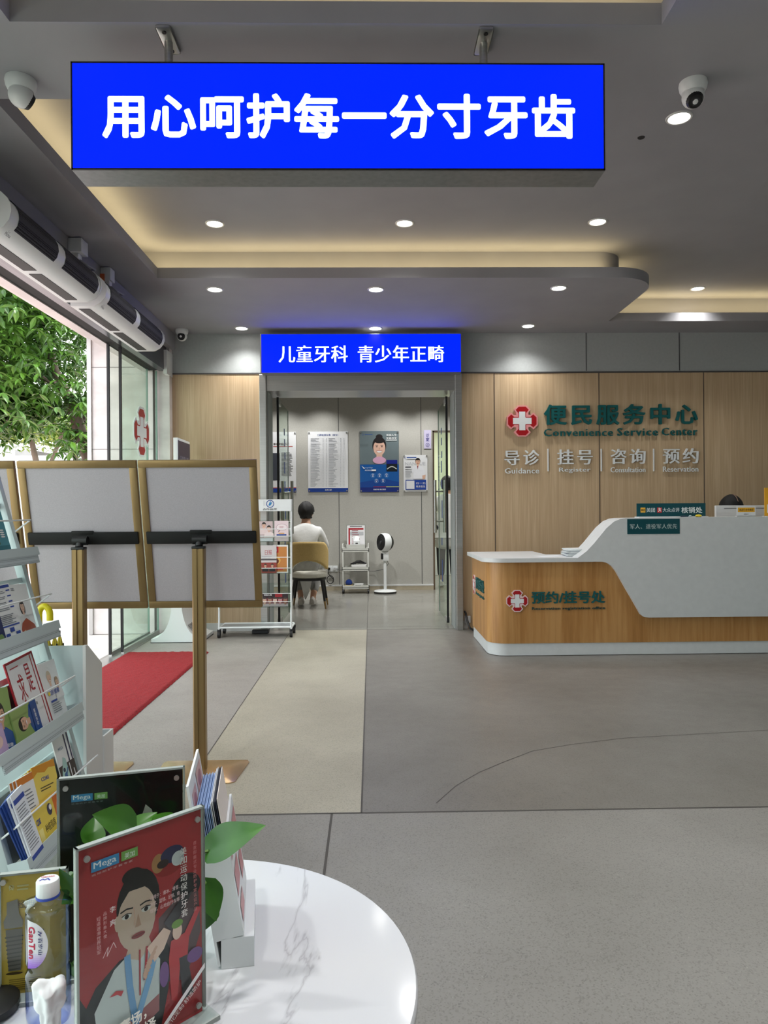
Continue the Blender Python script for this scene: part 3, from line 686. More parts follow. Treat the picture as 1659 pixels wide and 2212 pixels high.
M_grille = bpy.data.materials.new('perforated_grille'); _M['grille'] = M_grille; M_grille.use_nodes = True
_m = M_grille; vv = N(_m, 'ShaderNodeTexVoronoi', Scale=1.0); vv.inputs['Randomness'].default_value = .12; LK(_m, coords(_m, (105, 105, 105)), vv.inputs['Vector'])
LK(_m, ramp(_m, vv.outputs['Distance'], [(.38, (16, 16, 18)), (.48, (74, 74, 78))]), bsdf(_m).inputs['Base Color']); bsdf(_m).inputs['Roughness'].default_value = .75; bsdf(_m).inputs['Specular IOR Level'].default_value = .15
def air_curtain(label, y0, y1):
    t = thing('air_curtain', label, 'air curtain', (-1.93, (y0 + y1) / 2, 2.5), group='air curtains over the entrance')
    prof = [(-1.93, 2.515), (-1.785, 2.515), (-1.74, 2.54)]
    front_ = [(-1.712, 2.575), (-1.702, 2.61), (-1.706, 2.645), (-1.722, 2.675), (-1.75, 2.702), (-1.79, 2.72), (-1.84, 2.73)]
    prof = prof + front_ + [(-1.93, 2.73)]
    Mx = Matrix(((1, 0, 0, 0), (0, 0, -1, y1), (0, 1, 0, 0), (0, 0, 0, 1)))   # local (x, z, depth towards -Y)
    b = MB(); b.prism(prof, .012, y1 - y0 - .012, M_white, Mx); b.build('housing', t, smooth=40)
    for a in (0, y1 - y0 - .012):
        b = MB(); b.prism([(p[0] + (.006 if p[0] > -1.9 else 0), p[1] + (.004 if p[1] > 2.6 else 0)) for p in prof], a, a + .012, M_wplas, Mx); b.build('end_cap', t, smooth=40)
    L = y1 - y0; mid = (y0 + y1) / 2
    for g0, g1 in ((y0 + .09, mid - .05), (mid + .05, y1 - .05)):
        b = MB(); path = [(-1.742, 2.541)] + front_; vs = []; fs = []; n = len(path)
        for k, (x, z) in enumerate(path):
            vs += [(x + .0035, g0, z + .002), (x + .0035, g1, z + .002)]
        fs = [(2 * k, 2 * k + 1, 2 * k + 3, 2 * k + 2) for k in range(n - 1)]
        b.add(vs, fs, M_grille); b.build('perforated_grille', t, smooth=60)
    b = MB()
    for g0, g1 in ((y0 + .06, mid - .03), (mid + .03, y1 - .06)): b.box((-1.90, g0, 2.512), (-1.83, g1, 2.516), mat('outlet_dark', (44, 42, 42), .6))
    b.build('air_outlet', t, smooth=0)
    mb = MB(); sh = Sheet(mb, frame((-1.758, y0 + .05, 2.522), (0, 1, 0), (.5, 0, .7)), .1, .05, .003); sh.text('Midea', 0, 0, .05, .018, ink(120, 126, 132), .01); sh.ring(.02, .028, .007, .0015, ink(120, 126, 132)); mb.build('logo', t, smooth=0)
    return t
air_curtain('near white air curtain over the entrance, cut by the left picture edge', 3.46, 4.62)
air_curtain('far white air curtain over the entrance, next to the corner camera', 4.70, 6.02)
def junction(label, p, s, plug):
    t = thing('socket_box', label, 'socket box', p); x, y, z = p
    b = MB(); b.box((-1.93, y - s, z - .04), (-1.93 + 1.6 * s, y + s, z + .05), M_wplas, bev=.004); b.build('box', t)
    b = MB(); b.box((-1.915, y - s * .7, z - .075), (-1.87, y + s * .5, z - .04), M_wplas, bev=.005); b.build('plug', t)
    if plug: b = MB(); b.box((-1.93, y - s * 1.2, z - .05), (-1.90, y - s, z - .0), ink(206, 104, 60)); b.build('orange_clip', t, smooth=0)
    b = MB(); b.tube([(-1.88, y, z - .07), (-1.84, y + .03, z - .1), (-1.82, y + .12, z - .1), (-1.86, y + .16, z - .085), (-1.91, y + .1, z - .1), (-1.915, y, z - .155)], .006, ink(150, 150, 156)); b.build('cord', t)
junction('white socket box with plug in the ceiling corner above the near air curtain', (-1.9, 4.72, 2.895), .055, False)
junction('white socket box with orange clip in the ceiling corner between both air curtains', (-1.9, 5.27, 2.895), .045, True)
# ================================================================== POSTER STANDS WITH GOLD FRAMES (seen from behind)
SY = 3.28; TILT = math.radians(13)
def poster_stand():
    t = thing('poster_stand', 'gold poster stand nearest the magazine wall', 'poster stand', group='gold framed poster stands')
    b = MB()                                           # low faceted plate
    w0, d0, w1, d1, h = .20, .145, .105, .06, .020
    o8 = [(-w0, d0 - .03), (-w0 + .012, d0), (w0 - .012, d0), (w0, d0 - .03), (w0 - .02, -d0 + .015), (w0 - .04, -d0), (-w0 + .04, -d0), (-w0 + .02, -d0 + .015)]
    i8 = [(-w1, d1), (-w1, d1), (w1, d1), (w1, d1), (w1, -d1), (w1, -d1), (-w1, -d1), (-w1, -d1)]
    vs = [(x, y, 0) for x, y in o8] + [(x, y, .004) for x, y in o8] + [(x, y, h) for x, y in i8]
    fs = [tuple(range(7, -1, -1))] + [(k, (k + 1) % 8, 8 + (k + 1) % 8, 8 + k) for k in range(8)] + [(8 + k, 8 + (k + 1) % 8, 16 + (k + 1) % 8, 16 + k) for k in range(8)] + [(16, 18, 20, 22)]
    b.add(vs, fs, M_goldb); adopt_local(b, 'base', t, 20)
    b = MB(); hx, hy = .0275, .02; prof = [(-hx, -hy + .006), (-hx + .006, -hy), (-.005, -hy), (-.004, -hy + .006), (.004, -hy + .006), (.005, -hy), (hx - .006, -hy), (hx, -hy + .006), (hx, hy), (-hx, hy)]
    b.prism(prof, .018, 1.012, M_gold); adopt_local(b, 'pole', t, 0)
    cz, hh, ww = 1.056, .355, .272                     # frame centre height along its own plane
    Mf = frame((0, .055, 1.06), (1, 0, 0), (0, -math.sin(TILT), math.cos(TILT)))
    b = MB(); fw = .033
    z0 = -.034; 
    y0, y1 = -.343, .358; x0, x1 = -.265, .265; z0, z1 = -.022, .0
    def fbox(a, b_, c, d): b.box((a, c, z0), (b_, d, z1), M_gold, Mf, bev=.002)
    fbox(x0, x1, y0, y0 + fw); fbox(x0, x1, y1 - fw, y1); fbox(x0, x0 + fw, y0 + fw, y1 - fw); fbox(x1 - fw, x1, y0 + fw, y1 - fw)
    adopt_local(b, 'frame', t)
    b = MB(); b.box((x0 + .02, y0 + .02, -.018), (x1 - .02, y1 - .02, -.006), M_back, Mf); adopt_local(b, 'backing_board', t, 0)
    b = MB(); b.box((x0 + .02, y0 + .02, -.0205), (x1 - .02, y1 - .02, -.018), ink(236, 236, 238), Mf); adopt_local(b, 'poster_face', t, 0)
    b = MB(); b.box((x0 + .016, -.028, .0005), (x1 - .013, .030, .012), M_blackm, Mf, bev=.004); b.box((-.05, .02, .0), (.05, .036, .014), M_blackm, Mf, bev=.003); adopt_local(b, 'clamp_bar', t)
    b = MB(); b.cyl((-.03, .012, 1.050), (.035, .012, 1.050), .02, M_black); b.cyl((0, .002, 1.020), (0, .014, 1.050), .017, M_black); b.box((-.029, -.021, 1.010), (.029, .021, 1.022), M_black, bev=.003)
    b.cyl((0, .012, 1.050), (0, .045, 1.055), .012, M_black); adopt_local(b, 'swivel_head', t)
    return t
st = poster_stand(); st.location = (px(433, 1668, Y=SY).x, SY, 0); st['label'] = 'gold framed poster stand seen from behind, its pole in front of the white rolling rack'
copy_tree(st, (px(172, 1390, Y=SY).x, SY, 0), label='gold framed poster stand seen from behind, second from the wooden wall, before the entrance trees')
copy_tree(st, (px(172, 1390, Y=SY).x - .545, SY, 0), label='gold framed poster stand cut by the left picture edge, behind the pale magazine rack')

# ================================================================== RED CARPET
M_carpet = noisy('red_carpet_pile', (104, 3, 9), (156, 10, 20), 150, .95, bmp=1.0)
mb = MB(); NX, NY = 44, 140; x0, x1, y0, y1 = -2.05, -1.37, 3.80, 6.10; vs = []
for j in range(NY + 1):
    for i in range(NX + 1):
        ed = i in (0, NX) or j in (0, NY)
        vs.append((x0 + (x1 - x0) * i / NX + random.uniform(-.0025, .0025), y0 + (y1 - y0) * j / NY + random.uniform(-.005, .005), .002 if ed else .013 + random.uniform(-.0016, .0018)))
mb.add(vs, [(j * (NX + 1) + i, j * (NX + 1) + i + 1, (j + 1) * (NX + 1) + i + 1, (j + 1) * (NX + 1) + i) for j in range(NY) for i in range(NX)], M_carpet)
tag(mb.build('red_carpet', smooth=80), 'bright red pile carpet runner on the floor inside the glass entrance', 'carpet')

# ================================================================== WHITE UMBRELLA BOX WITH YELLOW UMBRELLAS
t = thing('umbrella_bin', 'white metal bin with a sloped edge and low tray behind the magazine rack', 'umbrella bin', (-1.36, 2.94, 0))
B0, B1 = 2.85, 3.02
A = px(185, 1395, Y=B0); BX0, BX1 = -1.60, A.x; BT = A.z; BS = px(218, 1432, Y=B1).z
Mx = Matrix(((0, 0, 1, 0), (1, 0, 0, 0), (0, 1, 0, 0), (0, 0, 0, 1)))   # local (y, z, x)
for x0, x1 in ((BX1 - .012, BX1), (BX0, BX0 + .012)): b = MB(); b.prism([(B0, .01), (B1, .01), (B1, BS), (B0 + .02, BT), (B0, BT)], x0, x1, M_wplas, Mx); b.build('side_panel', t, smooth=0)
b = MB(); b.box((BX0 + .012, B0, .01), (BX1 - .012, B0 + .01, BT), M_rackw); b.build('back_panel', t, smooth=0)
b = MB(); b.box((BX0 + .012, B1 - .01, .01), (BX1 - .012, B1, BS), M_rackw); b.build('front_panel', t, smooth=0)
b = MB(); b.box((BX0 + .012, B0 + .01, .02), (BX1 - .012, B1 - .01, .03), M_rackw); b.build('bottom', t, smooth=0)
tp = px(243, 1575, Y=3.115); tz = tp.z; tx = tp.x
b = MB(); b.box((BX0 + .05, B1, .03), (tx, 3.125, .04), M_rackw)
for q in ((BX0 + .05, 3.115, tx, 3.125), (tx - .008, B1, tx, 3.115), (BX0 + .05, B1, BX0 + .058, 3.115)): b.box((q[0], q[1], .04), (q[2], q[3], tz), M_wplas)
b.build('drip_tray', t, smooth=0)
M_yel = mat('yellow_plastic', (226, 208, 20), .3); M_ycl = noisy('yellow_umbrella_cloth', (176, 156, 40), (206, 188, 70), 40, .7)
def umbrella(label, x, y, hook, ztop, lean):
    t = thing('umbrella', label, 'umbrella', (x, y, .03), group='yellow umbrellas in the white bin')
    if hook:
        b = MB(); b.tube([(0, 0, .0), (0, 0, ztop - .05)], .010, M_yel, 10); adopt_local(b, 'shaft', t)
        b = MB(); R = .022; b.tube([(0, 0, ztop - .16), (0, 0, ztop - .05)] + [(R - R * math.cos(a), 0, ztop - .05 + R * 1.5 * math.sin(a)) for a in [PI * k / 9 for k in range(10)]] + [(2 * R, 0, ztop - .075)], .013, M_yel, 12); adopt_local(b, 'hook_handle', t)
    else:
        b = MB(); b.lathe([(.002, ztop - .02), (.006, ztop - .03), (.016, ztop - .09), (.018, ztop - .16), (.014, .06), (.010, .0)][::-1], M_ycl, seg=16, f=lambda a, z: 1 + .22 * math.cos(8 * a)); adopt_local(b, 'folded_canopy', t)
        b = MB(); b.cyl((0, 0, ztop - .04), (0, 0, ztop), .0035, M_black, seg=8); adopt_local(b, 'tip', t)
        for a in (0, 2.1, 4.2): b = MB(); b.cyl((.016 * math.cos(a), .016 * math.sin(a), ztop - .14), (.014 * math.cos(a), .014 * math.sin(a), ztop - .05), .0028, M_black, seg=6); adopt_local(b, 'rib_tip', t)
    t.rotation_euler = (lean, 0, 0)
    return t
hp = px(84, 1306, Y=2.95); umbrella('yellow umbrella standing hook handle up in the white bin', hp.x, 2.95, True, hp.z - .02, 0)
yl = ['tip up umbrella in the white bin, nearest the bin side panel', 'tip up umbrella in the white bin, left of the pair at the rack post', 'tip up umbrella in the white bin, seen just right of the rack post', 'tip up umbrella in the white bin, seen below the second rack shelf', 'tip up umbrella in the white bin, leftmost under the second rack shelf']
for (u, v, y), l in zip(((129, 1362, 2.90), (118, 1364, 2.96), (104, 1366, 2.90), (63, 1383, 2.90), (49, 1385, 2.96)), yl):
    p = px(u, v, Y=y); umbrella('yellow ' + l, p.x, y, False, p.z - .03, 0)

# ================================================================== PALE MAGAZINE RACK ON THE LEFT
RN = math.hypot(.275, 1); RO = Vector((-1.061, 2.2, 0)); RX = Vector((0, 1, 0)); RYv = Vector((-.275, 0, 1)) / RN
MR = frame(RO, RX, RYv)                                # x along the shelf, y up the slope, z out of the rack
t = thing('magazine_rack', 'pale grey metal magazine rack with sloping shelves on the left', 'magazine rack', (-1.2, 2.48, 0))
RW = .60
for x in (-.012, RW - .018):
    b = MB(); b.box((x, .0, -.034), (x + .03, 1.40, -.004), M_rackw, MR, bev=.002); b.build('upright', t)
    b = MB(); p0 = MR @ Vector((x + .015, 1.33, -.03)); b.tube([p0, (p0.x - .18, p0.y, .0)], .013, M_rackw, 8); b.build('rear_leg', t)
    b = MB(); b.cyl(MR @ Vector((x + .015, -.0, -.019)), MR @ Vector((x + .015, .03, -.019)), .018, M_black, seg=12); b.build('foot_cap', t)
b = MB(); b.box((-.012, 1.36, -.034), (RW + .012, 1.39, -.004), M_rackw, MR); b.build('top_rail', t, smooth=0)
M_perf = bpy.data.materials.new('perforated_shelf_edge'); M_perf.use_nodes = True
_c = N(M_perf, 'ShaderNodeTexVoronoi', Scale=1.0); _c.inputs['Randomness'].default_value = 0; LK(M_perf, coords(M_perf, (190, 190, 190)), _c.inputs['Vector'])
LK(M_perf, ramp(M_perf, _c.outputs['Distance'], [(.3, (122, 134, 138)), (.42, (186, 198, 202))]), bsdf(M_perf).inputs['Base Color'])
for k, y in enumerate((.105, .425, .755, 1.05)):
    b = MB(); b.box((-.014, y - .012, -.0035), (RW + .014, y - .004, .0535), M_rackw, MR); b.box((-.014, y - .012, .0536), (RW + .014, y + .02, .058), M_rackw, MR)
    for x in (-.0165, RW + .0145): b.box((x, y - .0125, -.0037), (x + .002, y + .0205, .0585), M_rackw, MR)
    sh_ = b.build('shelf', t, smooth=0)
    b = MB(); b.box((0, y - .042, .052), (RW, y - .012, .0575), M_perf, MR); b.build('perforated_edge', sh_, smooth=0)
    b = MB(); b.box((.019, y + .195, -.03), (RW - .019, y + .215, -.018), M_rackw, MR); b.build('back_rail', t, smooth=0)
    b = MB(); yw = y + .125; b.tube([MR @ Vector(q) for q in ((-.005, yw - .03, -.01), (-.012, yw, .06), (RW + .012, yw, .06), (RW + .005, yw - .03, -.01))], .0032, M_white, 8); b.build('wire_guard', t)
    if k < 2:
        b = MB(); b.box((.02, y + .0, -.016), (RW - .02, y + (.20 if k == 0 else .19), -.013), mat('rack_grey_panel', (112, 116, 118), .5), MR); b.build('back_panel', t, smooth=0)
mb = None
def mag(name, label, x, y, w, h, rot, lay, draw, base=(238, 240, 240), th=.004, cat='magazine', group='magazines in the pale rack'):
    """leaflet standing on a shelf, leaning on the rack; lay = how many lie behind it"""
    mb = MB(); M = MR @ Matrix.Translation((x, y, .002 + .0058 * lay)) @ Matrix.Rotation(rot, 4, 'Z')
    mb.box((0, 0, 0), (w, h, th), ink(*base), M); s = Sheet(mb, M, w, h, th + .0003); draw(s, w, h)
    return tag(mb.build(name, smooth=0), label, cat, group)
BL, DB, WH, RD, TX = ink(36, 70, 160), ink(22, 34, 84), ink(240, 242, 242), ink(168, 20, 40), ink(120, 126, 136)
def d_qiushi(s, w, h):
    s.rect(0, 0, w, h, ink(238, 238, 240))
    s.rect(0, h * .97, w, h * .03, RD); s.rect(0, 0, w * .035, h, RD); s.rect(w * .86, 0, w * .03, h, RD); s.rect(w * .955, 0, w * .045, h, RD)
    s.text('求', w * .22, h * .42, w * .22, h * .38, RD, .006); s.text('是', w * .55, h * .5, w * .2, h * .38, RD, .006)
    s.text('QIUSHI', w * .32, h * .31, w * .34, h * .05, ink(40, 36, 40), .004); s.lines(w * .1, h * .91, w * .3, 1, .01, h * .012, RD)
def d_boy(s, w, h):
    s.rect(0, 0, w, h, ink(140, 168, 96)); s.person(w * .5, h * .58, h * .32, (214, 168, 138), (30, 26, 26), (40, 84, 150), True); s.text('美丽健康', w * .2, h * .05, w * .6, h * .06, WH)
def d_boy2(s, w, h):
    s.rect(0, 0, w, h, ink(146, 172, 100)); s.person(w * .5, h * .62, h * .34, (224, 178, 150), (24, 22, 22), (36, 82, 150), True); s.rect(0, 0, w, h * .26, ink(30, 76, 146)); s.text('自信微笑', w * .25, h * .1, w * .5, h * .07, WH)
def d_family(s, w, h):
    s.person(w * .45, h * .72, h * .2, (232, 196, 172), (210, 196, 170), (236, 236, 238), True); s.person(w * .8, h * .6, h * .16, (232, 196, 172), (180, 150, 120), (240, 240, 240))
    s.text('口腔健康', w * .2, h * .42, w * .6, h * .09, BL); s.rect(w * .2, h * .3, w * .35, h * .035, BL); s.lines(w * .2, h * .27, w * .6, 5, h * .035, h * .012, TX); s.rect(w * .15, h * .43, w * .1, h * .06, ink(240, 214, 40))
def d_woman(s, w, h):
    s.person(w * .5, h * .56, h * .2, (226, 190, 168), (34, 28, 28), (226, 228, 228), False, True, False, True)
    s.poly([(w * .1, h * .06), (w * .3, h * .26), (w * .55, h * .34), (w * .9, h * .2), (w * .98, h * .04), (w * .6, h * .1)], ink(168, 74, 44)); s.poly([(w * .3, h * .0), (w * .2, h * .08), (w * .35, h * .12), (w * .7, 0)], ink(214, 188, 154))
    s.lines(w * .06, h * .93, w * .3, 2, h * .03, h * .014, TX)
def d_schedule(s, w, h):
    s.rect(w * .05, h * .93, w * .9, h * .05, BL)
    for k in range(4): s.lines(w * .08, h * (.88 - k * .1), w * .6, 2, h * .03, h * .013, TX); s.rect(w * .72, h * (.865 - k * .1), w * .2, h * .025, BL)
    s.lines(w * .08, h * .46, w * .8, 6, h * .03, h * .013, TX); s.rect(w * .05, h * .25, w * .9, h * .025, BL)
    for i, j in ((0, 0), (1, 1), (2, 0), (1, -.45)): s.rect(w * (.12 + .27 * i), h * (.06 + .09 * j) if j > -.1 else h * .01, w * .22, h * .075 if j > -.1 else h * .03, BL)
def d_navy(s, w, h):
    s.rect(0, 0, w, h, ink(30, 44, 96)); s.ell(w * .6, h * .3, w * .2, h * .12, ink(226, 190, 176)); s.ell(w * .8, h * .12, w * .12, h * .08, ink(120, 150, 90))
def d_teal(s, w, h):
    s.rect(0, 0, w, h, ink(62, 140, 156)); s.rect(0, h * .2, w * .55, h * .4, ink(196, 214, 220)); s.rect(0, 0, w, h * .18, ink(20, 110, 124))
    for k in range(4): s.ell(w * .78, h * (.42 - k * .035), w * .1, h * .012, ink(240, 240, 240))
    s.rect(w * .2, h * .2, w * .2, h * .05, ink(190, 44, 44)); s.ell(w * .5, h * .22, w * .08, h * .03, ink(50, 90, 50)); s.ell(w * .6, h * .7, w * .25, h * .05, ink(120, 186, 196))
def d_climb(s, w, h):
    s.rect(0, 0, w, h * .62, ink(56, 48, 46)); s.poly([(w * .12, 0), (w * .1, h * .5), (w * .35, h * .72), (w * .5, h * .68), (w * .55, h * .3), (w * .5, 0)], ink(176, 214, 206))
    s.ell(w * .28, h * .55, w * .07, h * .03, ink(30, 40, 70)); s.poly([(w * .2, h * .3), (w * .22, h * .5), (w * .38, h * .52), (w * .4, h * .3), (w * .3, h * .12)], ink(46, 96, 150)); s.line([(w * .36, h * .48), (w * .5, h * .56)], w * .05, ink(46, 96, 150)); s.line([(w * .3, h * .3), (w * .36, h * .02)], w * .08, ink(30, 40, 70))
    for q in (.62, .82): s.rect(w * q, h * .1 if q < .7 else h * .0, w * .05, h * .5, WH); s.rect(w * (q + .06), h * .62, w * .06, h * .38, DB)
    s.text('MEGA', w * .2, h * .82, w * .3, h * .04, ink(70, 110, 150), .006)
def d_yellow(s, w, h):
    s.rect(0, 0, w, h, ink(240, 214, 96)); s.poly([(0, h), (w, h), (w, h * .88), (w * .7, h * .91), (w * .5, h * .86), (w * .2, h * .9), (0, h * .84)], ink(224, 150, 30)); s.text('CDBS', w * .3, h * .74, w * .34, h * .06, BL, .02)
    s.lines(w * .2, h * .66, w * .6, 2, h * .04, h * .016, ink(90, 76, 40)); s.rect(w * .4, h * .3, w * .2, h * .2, ink(246, 226, 120)); s.vtext('种植指南', w * .44, h * .49, h * .045, h * .004, ink(60, 50, 30))
def d_yellow2(s, w, h):
    s.rect(0, 0, w, h, ink(242, 216, 90)); s.rect(w * .8, 0, w * .2, h, ink(226, 116, 40)); s.rect(w * .1, h * .08, w * .14, h * .34, ink(250, 236, 150)); s.text('种植指南', w * .32, h * .2, w * .4, h * .22, ink(60, 50, 30), .012); s.ell(w * .62, h * .7, w * .09, h * .16, ink(60, 60, 90)); s.ell(w * .66, h * .74, w * .05, h * .08, WH); s.text('CDBS', w * .08, h * .55, w * .15, h * .16, BL, .02)
def d_orange(s, w, h):
    s.rect(0, h * .9, w, h * .1, ink(222, 130, 40)); s.lines(w * .3, h * .8, w * .5, 12, h * .05, h * .016, TX)
def d_bluesheet(s, w, h):
    s.rect(w * .05, h * .84, w * .9, h * .07, BL); s.lines(w * .1, h * .78, w * .8, 16, h * .042, h * .014, TX); s.rect(0, 0, w, h * .06, BL)
def d_purple(s, w, h): s.rect(0, 0, w, h, ink(196, 170, 206)); s.ell(w * .5, h * .5, w * .3, h * .2, ink(226, 196, 186))
Y4, Y3, Y2, Y1 = .106, .426, .756, 1.051
mag('magazine', 'teal magazine with a city picture on the top shelf in view', .35, Y1, .155, .24, .0, 1, d_teal)
mag('magazine', 'white magazine with a woman and a rust red swirl, second shelf from top', .40, Y2, .14, .195, -.06, 0, d_woman)
mag('leaflet', 'white leaflet with blue tables and blue squares before the woman magazine', .278, Y2, .13, .20, .0, 2, d_schedule, cat='leaflet')
mag('magazine', 'navy booklet at the left of the blue table leaflet', .145, Y2, .135, .17, .0, 3, d_navy)
mag('leaflet', 'white leaflet with blond children, right end of the third shelf', .455, Y3, .14, .215, -.03, 0, d_family, cat='leaflet')
mag('magazine', 'white magazine with a red border and red brush characters on the third shelf', .242, Y3, .20, .265, .045, 2, d_qiushi, (196, 40, 56))
mag('magazine', 'green booklet with a smiling boy in blue, upright beside the red bordered magazine', .03, Y3 + .02, .14, .20, -.17, 3, d_boy, (150, 180, 110))
mag('magazine', 'green booklet with a smiling boy lying sideways before the red bordered magazine', .335, Y3, .115, .172, PI / 2, 4, d_boy2, (150, 180, 110))
mag('leaflet', 'pale purple booklet at the near end of the third shelf', .003, Y3, .09, .10, -.0, 5, d_purple, (200, 176, 210), cat='leaflet')
mag('magazine', 'white booklet with a climber and dark bars at the far end of the bottom shelf', .395, Y4, .125, .265, -.04, 1, d_climb)
for k in range(4): mag('leaflet', ['front yellow leaflet with blue letters standing in the bottom shelf', 'yellow leaflet behind the front yellow one in the bottom shelf', 'yellow leaflet third from the front in the bottom shelf', 'rearmost yellow leaflet in the bottom shelf'][k], .165 - .010 * k, Y4 + .022, .155, .215 - .004 * k, -.14, 4 - k, d_yellow, (238, 206, 80), cat='leaflet')
mag('leaflet', 'yellow and orange booklet lying sideways in front on the bottom shelf', .100, Y4 + .002, .18, .118, .0, 6, d_yellow2, (236, 190, 60), cat='leaflet')
for k in range(3): mag('leaflet', ['front white leaflet with orange top left of the yellow leaflets', 'white leaflet with orange top behind the front one', 'rearmost white leaflet with orange top'][k], .065 - .010 * k, Y4 + .01, .10, .225, -.08, 5 - k, d_orange, cat='leaflet')
for k in range(5): mag('leaflet', ['foremost white and blue text sheet bending at the near end of the bottom shelf', 'white and blue sheet second in the bundle at the near end', 'blue topped sheet third in the bundle at the near end', 'blue topped sheet fourth in the bundle at the near end', 'rearmost blue topped sheet at the near end of the bottom shelf'][k], .012 - .002 * k, Y4 + .0, .075, .215 - .004 * k, .10 + .03 * k, 9 - k, d_bluesheet, (230, 236, 244) if k < 2 else (40, 70, 140), cat='leaflet')

# ================================================================== WHITE SIGN STELE BY THE ENTRANCE
t = thing('sign_stele', 'white floor stele with flared base and dark blue panel by the entrance glass', 'sign', (-1.76, 6.75, 0))
cx_, y0, y1 = -1.765, 6.57, 7.02
prof = [(-.23, .004)]
for k in range(13):
    a = k / 12; prof.append((-.23 + .19 * (1 - (1 - a) ** 2.2) * 1.0, .035 + .42 * a ** 1.7))
prof = [(x, z) for x, z in prof]; prof = prof + [(-x, z) for x, z in reversed(prof)]
Mx = Matrix(((1, 0, 0, cx_), (0, 0, -1, y1), (0, 1, 0, 0), (0, 0, 0, 1)))
b = MB(); b.prism(prof, 0, y1 - y0, M_white, Mx); bs = b.build('flared_base', t, smooth=30)
b = MB(); b.box((cx_ - .235, y0 - .004, 0), (cx_ + .235, y1 + .004, .006), M_black); b.build('base_plate', t, smooth=0)
Ms = frame((cx_ + .152, y0 + .045, .072), (0, 1, 0), (-.272, 0, .307)); mb = MB(); sh = Sheet(mb, Ms, .3, .2, .006)
sh.text('NANYUE', 0, .035, .26, .07, ink(40, 44, 50), .01); sh.text('DENTAL', .05, .0, .16, .022, ink(60, 64, 70), .006); mb.build('lettering', bs, smooth=0)
b = MB(); b.box((cx_ - .022, y0 + .01, .44), (cx_ + .022, y1 - .01, 1.86), M_white, bev=.004); b.build('panel_frame', t)
b = MB(); b.box((cx_ + .021, y0 + .006, .60), (cx_ + .026, y1 - .025, 1.835), mat('stele_navy', (52, 50, 84), .35)); sh = Sheet(b, frame((cx_ + .026, y0 + .07, 1.66), (0, 1, 0), (0, 0, 1)), .3, .05); sh.ring(.02, .02, .017, .006, ink(170, 174, 196)); sh.text('南粤口腔', .05, .008, .24, .03, ink(170, 174, 196)); b.build('navy_panel', t, smooth=0)

# ================================================================== WHITE ROLLING RACK BY THE CLINIC DOOR
t = thing('rolling_rack', 'white wire brochure rack on castors beside the clinic doorway', 'brochure rack', (-1.1, 6.9, 0))
QX0, QX1, QY = px(473, 1350, Y=6.80).x, px(629, 1350, Y=6.80).x, 6.80
zt = px(629, 1078, Y=QY).z
def slope(z): return QY + .10 * (z - .1) / 1.2
for x in (QX0, QX1):
    b = MB(); b.tube([(x, QY, .095), (x, slope(zt), zt)], .0095, M_white, 10); b.build('upright', t)
    b = MB(); b.tube([(x, QY - .01, .088), (x, QY + .26, .088)], .0095, M_white, 10); b.build('foot_rail', t)
    for y in (QY + .0, QY + .25):
        b = MB(); b.cyl((x - .012, y, .032), (x + .012, y, .032), .031, M_black, seg=18); b.box((x - .016, y - .01, .05), (x + .016, y + .02, .08), M_black, bev=.004); b.build('castor', t)
b = MB(); zb = .095; b.tube([(QX0, QY, zb), (QX1, QY, zb)], .009, M_white, 8); b.tube([(QX0, QY + .26, zb), (QX1, QY + .26, zb)], .009, M_white, 8); b.box((QX0, QY + .01, zb - .004), (QX1, QY + .25, zb), mat('mesh_shelf', (150, 154, 156), .5)); b.build('bottom_shelf', t)
hz0 = px(600, 1104, Y=QY).z
Mh = frame((QX0, slope(hz0) - .012, hz0), (1, 0, 0), (0, (slope(zt) - slope(hz0)), zt - hz0)); wq = QX1 - QX0
b = MB(); b.box((0, 0, -.004), (wq, zt - hz0, .004), M_white, Mh); sh = Sheet(b, Mh, wq, zt - hz0, .0045)
sh.ring(wq * .705, (zt - hz0) * .62, .034, .007, ink(52, 78, 150)); sh.poly([(wq * .68, .055), (wq * .70, .09), (wq * .715, .1), (wq * .71, .08), (wq * .735, .085), (wq * .715, .06), (wq * .70, .05)], ink(40, 130, 190))
sh.text('合作伙伴', wq * .60, .008, wq * .2, .02, ink(60, 62, 66)); sh.rect(wq * .615, .05, .003, .05, ink(180, 186, 194)); b.build('header_panel', t, smooth=0)
trays = []
for vt, vb in ((1124, 1171), (1177, 1240), (1260, 1312)):
    zb, z1 = px(600, vb, Y=QY).z, px(600, vt, Y=QY).z; y = slope(zb) - .03
    b = MB(); b.box((QX0, y, zb), (QX1, y + .06, zb + .004), M_acry); b.box((QX0, y, zb), (QX1, y + .004, zb + .055), M_acry); b.box((QX0, y + .056, zb), (QX1, y + .06, z1), M_acry); tr = b.build('acrylic_tray', t, smooth=0)
    b = MB(); b.tube([(QX0, y - .004, zb + .055), (QX1, y - .004, zb + .055)], .0035, M_white, 6); b.build('tray_rim', tr)
    b = MB(); b.tube([(QX0, y - .004, (zb + z1) / 2 + .02), (QX1, y - .004, (zb + z1) / 2 + .02)], .003, M_white, 6); b.build('guard_wire', t)
    trays.append((zb, z1, y))
def rackmag(name, label, u0, u1, v0, v1, k, draw, base, dy=0, cat='magazine'):
    zb, z1, y = trays[k]; yy = y + .045 - dy; a0, a1 = px(u0, v1, Y=yy), px(u1, v0, Y=yy); zb0 = zb + .006
    mb = MB(); M = frame((a0.x, yy - .0, zb0), (1, 0, 0), (0, .02, 1)); w_, h_ = a1.x - a0.x, a1.z - zb0
    mb.box((0, 0, -.005), (w_, h_, 0), ink(*base), M); s = Sheet(mb, M, w_, h_); draw(s, w_, h_)
    return tag(mb.build(name, smooth=0), label, cat, 'magazines in the white rolling rack')
